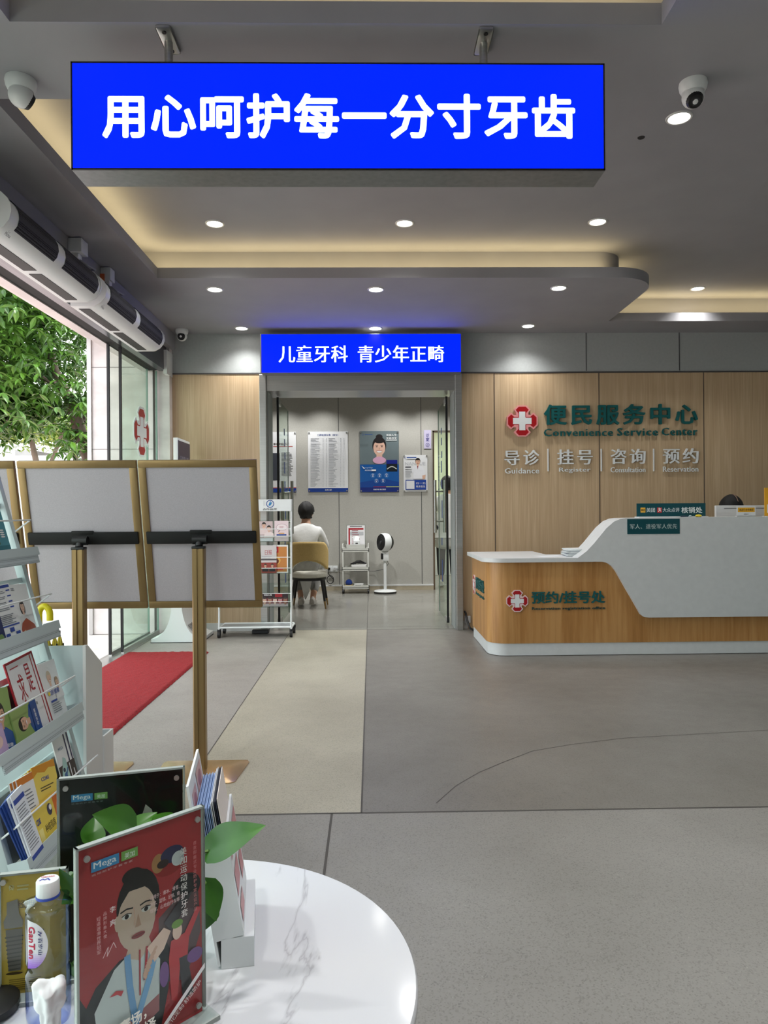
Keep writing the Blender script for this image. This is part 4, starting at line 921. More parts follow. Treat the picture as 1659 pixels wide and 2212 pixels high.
def d_couple(s, w, h):
    s.rect(0, 0, w, h * .16, ink(232, 234, 240)); s.rect(0, h * .16, w, h * .84, ink(206, 186, 186)); s.person(w * .35, h * .8, h * .26, (224, 184, 162), (28, 22, 22), (234, 214, 212)); s.person(w * .72, h * .64, h * .26, (228, 190, 170), (28, 22, 22), (240, 224, 222), True)
def d_bubble(s, w, h):
    s.rect(0, 0, w, h, ink(232, 212, 216)); s.ell(w * .52, h * .68, w * .4, h * .17, ink(150, 110, 116)); s.ell(w * .52, h * .68, w * .38, h * .158, ink(240, 226, 228)); s.poly([(w * .3, h * .53), (w * .42, h * .52), (w * .25, h * .42)], ink(150, 110, 116)); s.rect(w * .3, h * .36, w * .4, h * .05, ink(210, 150, 70)); s.rect(w * .15, h * .26, w * .7, h * .08, ink(60, 84, 150)); s.lines(w * .35, h * .72, w * .34, 3, h * .03, h * .01, RD)
def d_news(s, w, h):
    s.rect(0, 0, w, h, ink(206, 200, 200)); s.text('日报', w * .3, h * .66, w * .42, h * .18, RD, .004); s.rect(0, h * .46, w, h * .05, ink(60, 56, 60)); s.rect(0, 0, w, h * .38, ink(150, 60, 50)); s.person(w * .32, h * .27, h * .12, (210, 168, 140), (24, 22, 22), (30, 30, 36)); s.person(w * .74, h * .27, h * .12, (210, 168, 140), (24, 22, 22), (34, 36, 42)); s.lines(w * .1, h * .6, w * .7, 3, h * .03, h * .008, TX)
def d_gold(s, w, h):
    s.rect(w * .0, 0, w, h, ink(238, 236, 234)); s.rect(w * .02, h * .04, w * .9, h * .9, ink(196, 128, 62)); s.rect(w * .02, h * .72, w * .35, h * .22, ink(196, 30, 36)); s.text('方', w * .08, h * .76, w * .2, h * .13, WH, .01); s.ell(w * .2, h * .45, w * .3, h * .14, ink(226, 180, 90)); s.ell(w * .2, h * .42, w * .2, h * .1, ink(120, 60, 40)); s.rect(w * .15, h * .1, w * .5, h * .06, ink(200, 60, 50))
def d_faces(s, w, h):
    s.rect(0, 0, w, h, ink(40, 22, 26)); s.rect(w * .5, h * .7, w * .28, h * .24, ink(150, 24, 34)); s.rect(0, 0, w, h * .22, ink(190, 176, 180)); s.rect(0, h * .22, w, h * .4, ink(120, 34, 40))
    for k, c in enumerate(((220, 180, 160), (190, 140, 120), (232, 200, 184), (206, 150, 150), (170, 120, 100))): s.person(w * (.1 + .2 * k), h * .46, h * .42, c, (60, 50, 48), (60, 30, 36), True, False)
    s.text('封面人物', w * .08, h * .8, w * .3, h * .12, WH)
rackmag('magazine', 'magazine with a couple on its cover in the top tray of the white rack', 560, 589, 1126, 1171, 0, d_couple, (230, 224, 226))
rackmag('leaflet', 'pink leaflet with a speech bubble in the top tray of the white rack', 593, 623, 1125, 1171, 0, d_bubble, (234, 216, 220), cat='leaflet')
rackmag('magazine', 'orange magazine with a red corner in the middle tray of the white rack', 590, 622, 1177, 1240, 1, d_gold, (236, 232, 230))
rackmag('newspaper', 'grey folded newspaper with red title in the middle tray of the white rack', 562, 597, 1178, 1240, 1, d_news, (206, 202, 200), .012, cat='newspaper')
rackmag('magazine', 'dark magazine with a row of faces in the lowest tray of the white rack', 566, 622, 1281, 1312, 2, d_faces, (40, 24, 28))
mb = MB(); mb.box((-1.16, 7.02, 0), (-1.0, 7.09, .035), M_black, bev=.004); tag(mb.build('door_mat_roll', smooth=0), 'flat black strip on the floor behind the white rolling rack', 'floor strip')
# ================================================================== CLINIC: POSTERS
def poster(label, u0, v0, u1, v1, Y, draw, base=(236, 238, 240), th=.012, name='wall_poster', bolts=True):
    a0, a1 = px(u0, v1, Y=Y - th), px(u1, v0, Y=Y - th); mb = MB(); w, h = a1.x - a0.x, a1.z - a0.z
    mb.box((a0.x, Y - th, a0.z), (a1.x, Y - .003, a1.z), mat('poster_board_%d' % base[0], base, .25)); s = Sheet(mb, front(a0.x, Y - th, a0.z), w, h, .0006, .0003); draw(s, w, h)
    o = tag(mb.build(name, smooth=0), label, 'poster')
    if bolts:
        for i, j in ((.03, .02), (.97, .02), (.03, .98), (.97, .98)):
            b = MB(); b.cyl((a0.x + w * i, Y - th, a0.z + h * j), (a0.x + w * i, Y - th - .012, a0.z + h * j), .011, M_steel, seg=12); b.build('bolt', o)
    return o
GI = lambda r, g, b: ink(r, g, b, .25)
def d_prices(s, w, h):
    s.rect(0, 0, w, h * .065, GI(30, 66, 150)); s.text('南粤口腔', w * .42, h * .02, w * .17, h * .025, WH)
    s.text('口腔收费标准（部分）', w * .24, h * .925, w * .52, h * .034, GI(40, 70, 140), .016)
    for k in range(44):
        y = h * (.89 - k * .0184); s.rect(w * .06, y, w * .88, h * .0012, GI(186, 188, 192))
        s.lines(w * .07, y - h * .004, w * .24, 1, 1, h * .007, GI(150, 152, 158), .6); s.lines(w * .52, y - h * .004, w * .24, 1, 1, h * .007, GI(150, 152, 158), .6)
        for x in (.37, .45, .81, .89): s.rect(w * x, y - h * .011, w * .025, h * .006, GI(170, 172, 178))
    for x in (.06, .34, .42, .51, .78, .86, .94): s.rect(w * x, h * .10, w * .002, h * .79, GI(186, 188, 192))
poster('white price chart with ruled columns on the clinic wall above the seated person', 666, 932, 751, 1063, YB, d_prices)
def d_smile(s, w, h):
    s.rect(0, 0, w, h, GI(96, 110, 116)); s.rect(0, h * .46, w, h * .54, GI(112, 126, 130))
    s.person(w * .5, h * .735, h * .28, (232, 190, 170), (30, 24, 26), (214, 160, 196), True, False, True)
    s.ell(w * .5, h * .52, w * .17, h * .06, GI(226, 176, 206)); 
    s.rect(0, 0, w, h * .45, GI(26, 92, 168)); s.poly([(0, 0), (w, 0), (w, h * .16), (w * .6, h * .22), (0, h * .16)], GI(24, 70, 150)); s.rect(0, 0, w, h * .075, GI(26, 44, 120))
    s.rect(w * .34, h * .078, w * .33, h * .012, GI(150, 40, 60)); s.rect(w * .67, h * .078, w * .33, h * .012, GI(206, 210, 110))
    s.rect(w * .68, h * .335, w * .28, h * .19, GI(26, 32, 40)); s.rect(w * .68, h * .46, w * .28, h * .065, GI(30, 42, 140))
    s.line([(w * .7 + w * .24 * k / 10, h * .375 + h * .04 * math.sin(PI * k / 10)) for k in range(11)], h * .014, GI(214, 218, 214))
    s.text('美丽人生', w * .68, h * .915, w * .27, h * .035, WH, .014); s.text('笑着改变', w * .68, h * .865, w * .27, h * .035, WH, .014); s.rect(w * .68, h * .845, w * .27, h * .01, WH)
    s.poly([(w * .04, h * .43), (w * .13, h * .39), (w * .1, h * .38)], WH); s.text('angelalign', w * .13, h * .385, w * .2, h * .025, GI(190, 214, 236), .01); s.text('时代天使', w * .13, h * .345, w * .15, h * .022, WH); s.rect(w * .29, h * .345, w * .12, h * .025, WH)
    for x, y in ((.33, .27), (.5, .27), (.68, .27), (.42, .18), (.59, .18)): s.ring(w * x, h * y, w * .055, w * .006, GI(110, 170, 220)); s.ring(w * x, h * (y + .012), w * .02, w * .01, WH); s.rect(w * (x - .02), h * (y - .02), w * .04, h * .008, WH)
    s.text('美丽笑容 矫正助您', w * .34, h * .028, w * .32, h * .022, WH)
    s.ring(w * .08, h * .935, w * .02, w * .008, GI(60, 90, 150)); s.rect(w * .13, h * .93, w * .2, h * .01, GI(60, 90, 150))
poster('poster of a laughing woman over a blue lower half on the clinic wall', 778, 931, 861, 1063, YB, d_smile, (96, 110, 116))
def d_doctor(s, w, h):
    s.text('NANYUE', w * .06, h * .72, w * .86, h * .09, GI(200, 202, 208), .02)
    s.person(w * .6, h * .82, h * .17, (224, 182, 158), (24, 22, 22), (238, 240, 246)); s.poly([(w * .4, h * .35), (w * .43, h * .66), (w * .52, h * .70), (w * .7, h * .70), (w * .86, h * .62), (w * .92, h * .46), (w * .8, h * .35)], GI(238, 240, 246)); s.poly([(w * .57, h * .70), (w * .62, h * .70), (w * .60, h * .60)], GI(130, 30, 44)); s.poly([(w * .8, h * .33), (w * .78, h * .44), (w * .92, h * .46), (w * .9, h * .36)], GI(224, 182, 158))
    s.ring(w * .08, h * .935, w * .03, w * .012, GI(40, 70, 150)); s.rect(w * .14, h * .92, w * .4, h * .025, GI(60, 90, 160)); s.rect(w * .07, h * .655, w * .24, h * .03, GI(60, 62, 70)); s.lines(w * .07, h * .62, w * .3, 10, h * .024, h * .01, GI(150, 152, 158))
    s.rect(w * .08, h * .05, w * .86, h * .27, GI(36, 70, 156)); s.text('扫一扫', w * .52, h * .20, w * .38, h * .055, WH, .01, 1.3); s.text('联系医生', w * .52, h * .11, w * .38, h * .055, WH, .01, 1.1); s.rect(w * .11, h * .07, w * .34, h * .23, GI(226, 228, 232))
poster('small poster of a man in a white coat, hung lower than the others', 872, 983, 923, 1062, YB, d_doctor)
def d_left(s, w, h):
    s.rect(0, 0, w, h * .07, GI(30, 66, 150)); s.rect(0, h * .07, w, h * .012, GI(190, 60, 60)); s.text('种植牙', w * .3, h * .78, w * .5, h * .04, GI(60, 40, 40), .014); s.rect(w * .3, h * .755, w * .6, h * .01, GI(180, 60, 50)); s.rect(w * .05, h * .2, w * .45, h * .45, GI(70, 74, 84)); s.lines(w * .55, h * .66, w * .36, 18, h * .022, h * .009, GI(110, 112, 118))
poster('poster half hidden behind the left glass door leaf in the clinic', 570, 933, 639, 1064, YB, d_left)
def d_room(s, w, h):
    s.vtext('诊室', w * .25, h * .82, w * .5, w * .08, GI(60, 60, 140), .014); s.ring(w * .5, h * .2, w * .25, w * .04, GI(60, 60, 140)); s.text('4', w * .4, h * .16, w * .2, h * .08, GI(60, 60, 140))
poster('small pale lilac room plate with dark blue characters beside the consulting room doorway', 916, 929, 931, 969, YB, d_room, (206, 200, 228), .01, 'room_plate', False)

# ================================================================== CLINIC: CHAIR, TROLLEY, FAN, SOCKET
chx, chy = px(667, 1313, Z=0).x, 8.98
t = thing('clinic_chair', 'mustard yellow upholstered chair with black legs under the seated person', 'chair', (chx, chy, 0))
M_must = noisy('mustard_upholstery', (192, 164, 104), (202, 174, 114), 60, .75); M_seat = noisy('pale_seat_fabric', (196, 194, 182), (206, 204, 192), 50, .8)
def shell(rad, m, z_in, name, parent):
    b = MB(); n = 28; rows = 8; vs = []
    for i in range(n + 1):
        th = math.radians(-94 + 188 * i / n); a = abs(th) / math.radians(94)
        top = .815 - .02 * a ** 2 - .20 * max(0, a - .55) ** 1.4 * 2.2; bot = (.585 - .19 * a ** 1.8) if a < .75 else .585 - .19 * .75 ** 1.8 - .03 * (a - .75)
        for j in range(rows + 1):
            z = bot + (top - bot) * j / rows; r = rad + .02 * (z - .5)
            vs.append((chx + r * math.sin(th) * 1.02, chy - r * math.cos(th), z))
    b.add(vs, [(i * (rows + 1) + j, (i + 1) * (rows + 1) + j, (i + 1) * (rows + 1) + j + 1, i * (rows + 1) + j + 1) for i in range(n) for j in range(rows)], m)
    return b.build(name, parent, smooth=70, solid=.022)
bk = shell(.222, M_must, 0, 'backrest', t); shell(.206, M_seat, 0, 'back_lining', bk)
b = MB(); b.lathe([(.0, .365), (.2, .365), (.215, .38), (.218, .41), (.205, .44), (.15, .452), (0, .455)], M_seat, (chx, chy + .02, 0), 40); b.build('seat', t, smooth=60)
b = MB(); b.lathe([(.0, .335), (.205, .335), (.212, .345), (.212, .362), (.2, .366), (0, .366)], M_black, (chx, chy + .02, 0), 40); b.build('seat_frame', t)
for sx, sy in ((-1, -1), (1, -1), (-1, 1), (1, 1)):
    top, bot = Vector((chx + sx * .165, chy + sy * .13, .34)), Vector((chx + sx * .215, chy + sy * .2, .0)); mid = top.lerp(bot, .74)
    b = MB(); b.cyl(top, mid, .019, M_black, .014); lg = b.build('leg', t)
    b = MB(); b.cyl(mid, bot, .0142, M_gold, .010); b.build('leg_tip', lg)
tx, ty = -.225, 10.5
t = thing('trolley', 'white three tier utility trolley on castors against the clinic wall', 'trolley', (tx, ty, 0))
M_tw = mat('trolley_white', (206, 208, 202), .45); tw, td = .195, .13
for z in (.10, .365, .635):
    b = MB(); b.box((tx - tw, ty - td, z - .02), (tx + tw, ty + td, z - .012), M_tw)
    for q in ((-tw, -td, tw, -td + .008), (-tw, td - .008, tw, td), (-tw, -td, -tw + .008, td), (tw - .008, -td, tw, td)): b.box((tx + q[0], ty + q[1], z - .035), (tx + q[2], ty + q[3], z + .02), M_tw)
    b.build('tray', t, smooth=0)
for sx in (-1, 1):
    for sy in (-1, 1):
        x, y = tx + sx * (tw - .014), ty + sy * (td - .014)
        b = MB(); b.box((x - .011, y - .011, .06), (x + .011, y + .011, .635), M_tw, bev=.003); b.build('post', t)
        b = MB(); b.cyl((x - .012, y, .028), (x + .012, y, .028), .028, M_black, seg=16); b.box((x - .014, y - .014, .03), (x + .014, y + .014, .062), M_black); b.build('castor', t)
    b = MB(); b.tube([(tx + sx * (tw - .012), ty - td * .7, .65), (tx + sx * (tw - .01), ty - td * .6, .71), (tx + sx * (tw - .01), ty + td * .6, .71), (tx + sx * (tw - .012), ty + td * .7, .65)], .009, M_tw, 8); b.build('handle', t)
b = MB(); z = .6235
b.box((tx - .14, ty - .08, z), (tx + .145, ty + .05, z + .006), M_tw)
for q in ((-.14, -.08, .145, -.074), (-.14, .044, .145, .05), (-.14, -.08, -.134, .05), (.139, -.08, .145, .05)): b.box((tx + q[0], ty + q[1], z), (tx + q[2], ty + q[3], z + .075), M_tw)
tag(b.build('basket', smooth=0), 'white plastic basket on the top tray of the trolley', 'basket')
mb = MB(); Mx = frame((tx - .135, ty + .08, z), (1, 0, 0), (0, .1, 1)); mb.box((0, 0, -.006), (.28, .365, 0), M_acry, Mx); mb.box((.01, .012, -.003), (.27, .355, .001), ink(236, 236, 238), Mx); s = Sheet(mb, Mx, .28, .365, .0016, .0003); mb.box((0, 0, -.05), (.28, .006, .02), M_acry, Mx)
s.rect(.03, .29, .22, .025, GI(170, 40, 50)); s.rect(.03, .03, .022, .27, GI(170, 40, 50)); s.rect(.055, .21, .195, .05, GI(190, 192, 196)); s.lines(.08, .28, .12, 8, .03, .008, GI(150, 60, 66)); s.rect(.05, .335, .18, .01, GI(90, 92, 98))
tag(mb.build('sign_holder', smooth=0), 'clear stand with a red and white notice behind the basket on the trolley', 'notice')
t = thing('tissue_box', 'white tissue cube with a tissue sticking out on the trolley basket', 'tissue box', (tx + .015, ty - .02, z))
b = MB(); b.box((tx - .03, ty - .06, z + .006), (tx + .065, ty + .035, z + .14), M_white, bev=.008); b.box((tx - .0, ty - .062, z + .09), (tx + .035, ty - .059, z + .105), M_black); b.build('box', t)
b = MB(); b.add([(tx - .02, ty - .01, z + .138), (tx + .05, ty - .02, z + .138), (tx + .06, ty + .0, z + .19), (tx - .06, ty - .03, z + .185), (tx + .0, ty + .02, z + .2)], [(0, 1, 2, 4), (0, 4, 3)], M_white); b.build('tissue', t, smooth=0, solid=.002)
z = .3535
mb = MB(); mb.box((tx - .06, ty - .1, z), (tx + .16, ty + .06, z + .06), mat('book_white', (232, 232, 230), .5), bev=.004); tag(mb.build('white_case', smooth=30), 'flat white case on the middle tray of the trolley', 'case')
mb = MB(); pts_ = [(tx - .07, ty - .03, z + .066), (tx - .03, ty - .06, z + .075), (tx + .02, ty - .04, z + .1), (tx + .06, ty - .05, z + .10), (tx + .1, ty - .02, z + .085), (tx + .15, ty - .03, z + .075)]
mb.tube(pts_, [.012, .014, .02, .026, .018, .012], M_black, 10); mb.tube([(tx + .05, ty, z + .075), (tx - .02, ty + .02, z + .09), (tx - .06, ty + .0, z + .075), (tx, ty - .05, z + .07)], .006, M_black, 6)
tag(mb.build('handheld_device', smooth=50), 'black handheld device with cable on the flat white case', 'device')
z = .0885
t = thing('jar', 'round blue jar with yellow foot on the bottom tray of the trolley', 'jar', (tx - .1, ty - .04, z))
b = MB(); b.lathe([(0, .03), (.04, .03), (.05, .05), (.05, .07), (.035, .10), (.012, .112), (0, .114)], mat('jar_blue', (30, 60, 140), .25), (tx - .1, ty - .04, z), 24); b.build('body', t)
b = MB(); b.box((tx - .16, ty - .09, z), (tx - .045, ty + .01, z + .03), mat('jar_yellow', (206, 170, 50), .4), bev=.004); b.build('foot', t)
mb = MB(); mb.box((tx - .025, ty - .09, z), (tx + .11, ty - .02, z + .05), ink(232, 234, 232), bev=.002); s = Sheet(mb, front(tx - .025, ty - .09, z), .135, .05); s.rect(.02, .02, .08, .012, GI(90, 100, 110))
tag(mb.build('carton', smooth=0), 'small white carton on the bottom tray beside the blue jar', 'box')

fx, fy = px(832, 1280, Z=0).x, 10.42
t = thing('air_circulator', 'white and black standing fan with ball head against the clinic wall', 'fan', (fx, fy, 0))
b = MB(); b.lathe([(0, .022), (.16, .022), (.165, .03), (.15, .042), (.04, .052), (0, .052)], M_white, (fx, fy, 0), 40); bb = b.build('base', t)
b = MB(); b.lathe([(0, 0), (.158, 0), (.166, .012), (.162, .022), (0, .022)], M_black, (fx, fy, 0), 40); b.build('base_foot', bb)
b = MB(); b.cyl((fx, fy, .05), (fx, fy, .47), .022, M_white); b.build('pole', t)
b = MB(); b.box((fx - .045, fy - .045, .465), (fx + .055, fy + .05, .60), M_white, bev=.012); nk = b.build('neck', t)
b = MB(); b.box((fx - .06, fy - .052, .49), (fx - .025, fy + .02, .575), M_black, bev=.006); b.build('control_panel', nk)
hc = Vector((fx - .005, fy, .732)); ax = Vector((-.86, -.50, .06)).normalized(); a_ = ax.orthogonal().normalized()
Mh = frame(hc, ax.cross(Vector((0, 0, 1))), Vector((0, 0, 1)) - ax * ax.z); Mh = Mh if (Mh.to_3x3() @ Vector((0, 0, 1))).dot(ax) > 0 else frame(hc, -ax.cross(Vector((0, 0, 1))), Vector((0, 0, 1)) - ax * ax.z)
R = .135
def cap(t0, t1, n=8, rr=R): return [(rr * math.cos(t0 + (t1 - t0) * k / n), rr * math.sin(t0 + (t1 - t0) * k / n)) for k in range(n + 1)]
b = MB(); b.lathe(cap(math.radians(-20), math.radians(27)), M_white, (0, 0, 0), 40, Mh); hd = b.build('head_band', t, smooth=60)
b = MB(); b.lathe([(0, -R * .96)] + cap(math.radians(-84), math.radians(-20)), M_black, (0, 0, 0), 40, Mh); b.build('rear_grille', hd, smooth=60)
b = MB(); zz = R * math.sin(math.radians(27)) + .004; rr = R * math.cos(math.radians(27)) - .001
b.lathe([(0, zz - .002), (rr * .98, zz - .002), (rr, zz - .005)], M_blackm, (0, 0, 0), 40, Mh)
for q in (.3, .5, .7, .88): b.lathe([(rr * q - .003, zz - .004), (rr * q, zz + .001), (rr * q + .003, zz - .004)], mat('grille_grey', (20, 20, 22), .6), (0, 0, 0), 40, Mh)
b.lathe([(0, zz + .006), (.02, zz + .004), (.024, zz - .004)], mat('grille_hub', (40, 42, 46), .5), (0, 0, 0), 24, Mh); b.build('front_grille', hd, smooth=40)
b = MB(); wl = px(724, 1230, Y=YB); b.tube([(fx + .02, fy + .04, .5), (fx + .05, fy + .06, .42), (fx + .0, fy + .2, .33), (fx - .15, YB - .05, .29), (fx - .4, YB - .04, .29), (wl.x + .06, YB - .04, .315), (wl.x + .02, YB - .02, .33)], .005, mat('grey_cord', (120, 120, 120), .5), 6); b.build('cord', t)
t = thing('wall_socket', 'double white wall socket with a black plug low on the clinic wall', 'wall socket', (wl.x - .03, YB - .01, .28))
a0, a1 = px(708, 1235, Y=YB), px(730, 1222, Y=YB)
b = MB(); b.box((a0.x, YB - .012, a0.z), ((a0.x + a1.x) / 2 - .001, YB, a1.z), M_white, bev=.002); b.box(((a0.x + a1.x) / 2 + .001, YB - .012, a0.z), (a1.x, YB, a1.z), M_white, bev=.002)
b.build('plate', t)
b = MB(); b.cyl(((a0.x + a1.x) / 2 + .03, YB - .012, (a0.z + a1.z) / 2), ((a0.x + a1.x) / 2 + .03, YB - .04, (a0.z + a1.z) / 2), .018, ink(190, 190, 190), seg=14); b.build('plug', t)
bx = a0.x + .02; zc = (a0.z + a1.z) / 2
b = MB(); b.cyl((bx, YB - .012, zc), (bx, YB - .05, zc), .02, M_black, seg=14); b.build('black_plug', t)
b = MB(); loop = [(bx, YB - .045, zc), (bx - .01, YB - .05, zc - .07)] + [(bx + .02 + .05 * math.cos(a * 1.0) , YB - .035 - .01 * math.sin(a * .7), zc - .16 + .06 * math.sin(a)) for a in [k * PI / 6 for k in range(0, 26)]]
b.tube(loop, .006, M_black, 6); b.build('coiled_cord', t)

# ================================================================== PEOPLE
def skin(name, J, E_, m, parent, root, sub=2):
    """one continuous body: joints (position, radius) and the bones between them"""
    keys = list(J); ix = {k: i for i, k in enumerate(keys)}
    me = bpy.data.meshes.new(name); me.from_pydata([J[k][0] for k in keys], [(ix[a], ix[b]) for a, b in E_], []); me.materials.append(m)
    o = bpy.data.objects.new(name, me); C.objects.link(o)
    md = o.modifiers.new('skin', 'SKIN'); md.use_smooth_shade = True; md.branch_smoothing = .6
    for k in keys:
        v = me.skin_vertices[0].data[ix[k]]; r = J[k][1]; v.radius = r if isinstance(r, tuple) else (r, r); v.use_root = (k == root)
    s = o.modifiers.new('sub', 'SUBSURF'); s.levels = s.render_levels = sub
    o.parent = parent; return o
def chain(*k): return [(k[i], k[i + 1]) for i in range(len(k) - 1)]
def figure(label, loc, rz, P, shirt, trousers, shoes, hairlen=0, coat=None, line=.045, parting=False):
    """P: joint positions in the person's own frame, y forward"""
    t = thing('person', label, 'person', loc, rz)
    J = {k: (Vector(v), 0) for k, v in P.items()}
    g = lambda k, r: (J[k][0], r)
    body = {'pelvis': g('pelvis', (.13, .10)), 'spine': g('spine', (.125, .095)), 'chest': g('chest', (.145, .105)), 'neckb': g('neckb', .058), 'headb': g('headb', .06), 'headm': g('headm', (.074, .09)), 'headt': g('headt', (.06, .075))}
    E_ = chain('pelvis', 'spine', 'chest', 'neckb', 'headb', 'headm', 'headt')
    nose = J['headm'][0] + Vector((0, .098, -.02)); body['nose'] = (nose, .012); E_ += [('headm', 'nose')]
    for q, sx in (('l', -1), ('r', 1)):
        body['ear' + q] = (J['headm'][0] + Vector((sx * .088, -.005, -.012)), (.012, .026)); E_ += [('headm', 'ear' + q)]
        for k, r in (('sh', .052), ('el', .042), ('wr', .029)): body[k + q] = g(k + q, r)
        w = J['wr' + q][0]; d = (w - J['el' + q][0]).normalized(); palm = w + d * .06; body['pa' + q] = (palm, (.034, .018))
        E_ += chain('chest', 'sh' + q, 'el' + q, 'wr' + q, 'pa' + q)
        side = d.cross(Vector((0, 0, 1))).normalized()
        if side.length < .1: side = Vector((1, 0, 0))
        for n, (off, ln) in enumerate(((-.03, .062), (-.010, .072), (.010, .068), (.029, .054))):
            b0 = palm + d * .035 + side * off; b1 = b0 + d * ln * .55 + Vector((0, 0, -.006)); b2 = b1 + d * ln * .4 + Vector((0, 0, -.014))
            for m_, (pp, rr) in enumerate(((b0, .0095), (b1, .0088), (b2, .0078))): body['f%s%d%d' % (q, n, m_)] = (pp, rr)
            E_ += chain('pa' + q, 'f%s%d0' % (q, n), 'f%s%d1' % (q, n), 'f%s%d2' % (q, n))
        th0 = w + d * .03 - side * .034 * sx * -1; th1 = th0 + d * .035 - side * .016 * sx * -1
        body['th%s0' % q] = (th0, .012); body['th%s1' % q] = (th1, .0095); E_ += chain('pa' + q, 'th%s0' % q, 'th%s1' % q)
        for k, r in (('hp', .085), ('kn', .058), ('an', .038), ('to', .032)): body[k + q] = g(k + q, r)
        E_ += chain('pelvis', 'hp' + q, 'kn' + q, 'an' + q, 'to' + q)
    skin('body', body, E_, M_skin, t, 'pelvis')
    # upper garment
    up = {'pelvis': g('pelvis', (.175, .135)), 'spine': g('spine', (.17, .13)), 'chest': g('chest', (.185, .135)), 'collar': (J['neckb'][0] + Vector((0, -.005, .012)), (.072, .074))}
    Eu = chain('pelvis', 'spine', 'chest', 'collar')
    if coat: up['pelvis'] = g('pelvis', (.225, .175)); up['hip'] = (J['pelvis'][0].lerp(Vector(coat), .45), (.245, .195)); up['hem'] = (Vector(coat), (.25, .20)); Eu += chain('pelvis', 'hip', 'hem')
    for q in 'lr':
        up['sh' + q] = g('sh' + q, .078); up['el' + q] = g('el' + q, .064); up['wr' + q] = (J['wr' + q][0].lerp(J['el' + q][0], .1), .05); Eu += chain('chest', 'sh' + q, 'el' + q, 'wr' + q)
    skin('coat', up, Eu, shirt, t, 'pelvis')
    lo = {'pelvis': g('pelvis', (.15, .12))}; El = []
    for q in 'lr':
        lo['hp' + q] = g('hp' + q, .098); lo['kn' + q] = g('kn' + q, .074); lo['an' + q] = (J['an' + q][0].lerp(J['kn' + q][0], .16), .056); El += chain('pelvis', 'hp' + q, 'kn' + q, 'an' + q)
    skin('trousers', lo, El, trousers, t, 'pelvis')
    for q in 'lr':
        a, b_ = J['an' + q][0], J['to' + q][0]; d = Vector((b_.x - a.x, b_.y - a.y, 0)).normalized(); Mx = frame((a.x, a.y, 0), (d.y, -d.x, 0), (d.x, d.y, 0))
        Mx = Matrix(((d.y, d.x, 0, a.x), (-d.x, d.y, 0, a.y), (0, 0, 1, 0), (0, 0, 0, 1)))
        mb = MB(); rows = [(-.075, .030, .075), (-.05, .040, .095), (0, .042, .10), (.06, .044, .082), (.12, .048, .062), (.17, .045, .05), (.205, .025, .036)]; n = 14; vs = []
        for y, hw, hh in rows:
            for k in range(n):
                th = 2 * PI * k / n; cz = math.sin(th); vs.append((hw * math.cos(th) * (1.0 if cz < 0 else .9), y, .012 + (hh - .012) * max(0, cz) ** .8 if cz > 0 else .012 + .012 * cz))
        fs = [(i * n + k, i * n + (k + 1) % n, (i + 1) * n + (k + 1) % n, (i + 1) * n + k) for i in range(len(rows) - 1) for k in range(n)] + [tuple(range(n)), tuple(range((len(rows) - 1) * n, len(rows) * n))]
        z0 = a.z - .075
        mb.add([(v[0], v[1], v[2] + max(0, z0 - .0)) for v in vs], fs, shoes, Mx); adopt_w(mb, 'shoe', t)
    hm = J['headm'][0]; mb = MB(); hb = hm + Vector((0, -.012, .03)); low = -.092 - hairlen
    def keep(v):
        r = v - hb
        return (r.y < .055 or r.z > line) and (r.z > low if r.y < .02 else r.z > line - .045) and not (abs(r.x) > .072 and r.z < -.02 and r.y > -.03 and hairlen < .05)
    mb.ball(hb, (.093, .106, .114), M_hair, 40, 28, keep=keep)
    for v in mb.bm.verts:
        q = v.co - hb; v.co = hb + q * (1 + .035 * math.sin(9 * math.atan2(q.y, q.x) + 40 * q.z) * math.sin(31 * q.x + 5) + random.uniform(-.014, .014))
    adopt_w(mb, 'hair', t, 60, .02)
    if parting:
        mb = MB(); mb.tube([hb + Vector((-.012, .106 * math.sin(a) * 1.09, .114 * math.cos(a) * 1.11)) for a in [.1 + 1.0 * k / 8 for k in range(9)]], .004, mat('scalp', (150, 120, 104), .6), 6); adopt_w(mb, 'hair_parting', t)
    mb = MB()
    for sx in (-1, 1):
        mb.ball(hm + Vector((sx * .034, .084, .008)), (.013, .006, .007), M_white, 10, 6); mb.ball(hm + Vector((sx * .034, .089, .008)), (.006, .004, .006), M_hair, 10, 6); mb.cbox(hm + Vector((sx * .034, .086, .03)), (.034, .008, .006), M_hair)
    mb.ball(hm + Vector((0, .086, -.062)), (.022, .006, .006), ink(176, 90, 84), 12, 6); adopt_w(mb, 'face', t)
    return t
def adopt_w(mb, name, parent, smooth=50, solid=0):
    o = mb.build(name, None, smooth, local=True, solid=solid); o.parent = parent; return o
M_tr = noisy('grey_trousers', (150, 150, 146), (164, 164, 160), 20, .8); M_navy = noisy('navy_trousers', (20, 22, 34), (28, 30, 44), 20, .8); M_shoe = noisy('grey_sneaker', (176, 172, 164), (198, 194, 186), 24, .6)
sit = dict(pelvis=(0, .02, .545), spine=(0, -.015, .70), chest=(.0, .03, .90), neckb=(0, .075, 1.035), headb=(0, .10, 1.085), headm=(0, .125, 1.16), headt=(0, .12, 1.215),
           shl=(-.165, .03, .955), shr=(.165, .03, .955), ell=(-.235, .13, .72), elr=(.235, .13, .72), wrl=(-.15, .36, .76), wrr=(.15, .36, .76),
           hpl=(-.095, .05, .52), hpr=(.095, .05, .52), knl=(-.13, .43, .48), knr=(.13, .43, .48), anl=(-.075, .12, .09), anr=(.075, .12, .09), tol=(-.085, .27, .03), tor=(.085, .27, .03))
cpx = px(661, 1105, Y=9.1).x
pt = figure('person with short black hair seated on the mustard chair, back turned, in a white coat', (cpx, 9.0, 0), 0, sit, M_coat, M_tr, M_shoe)
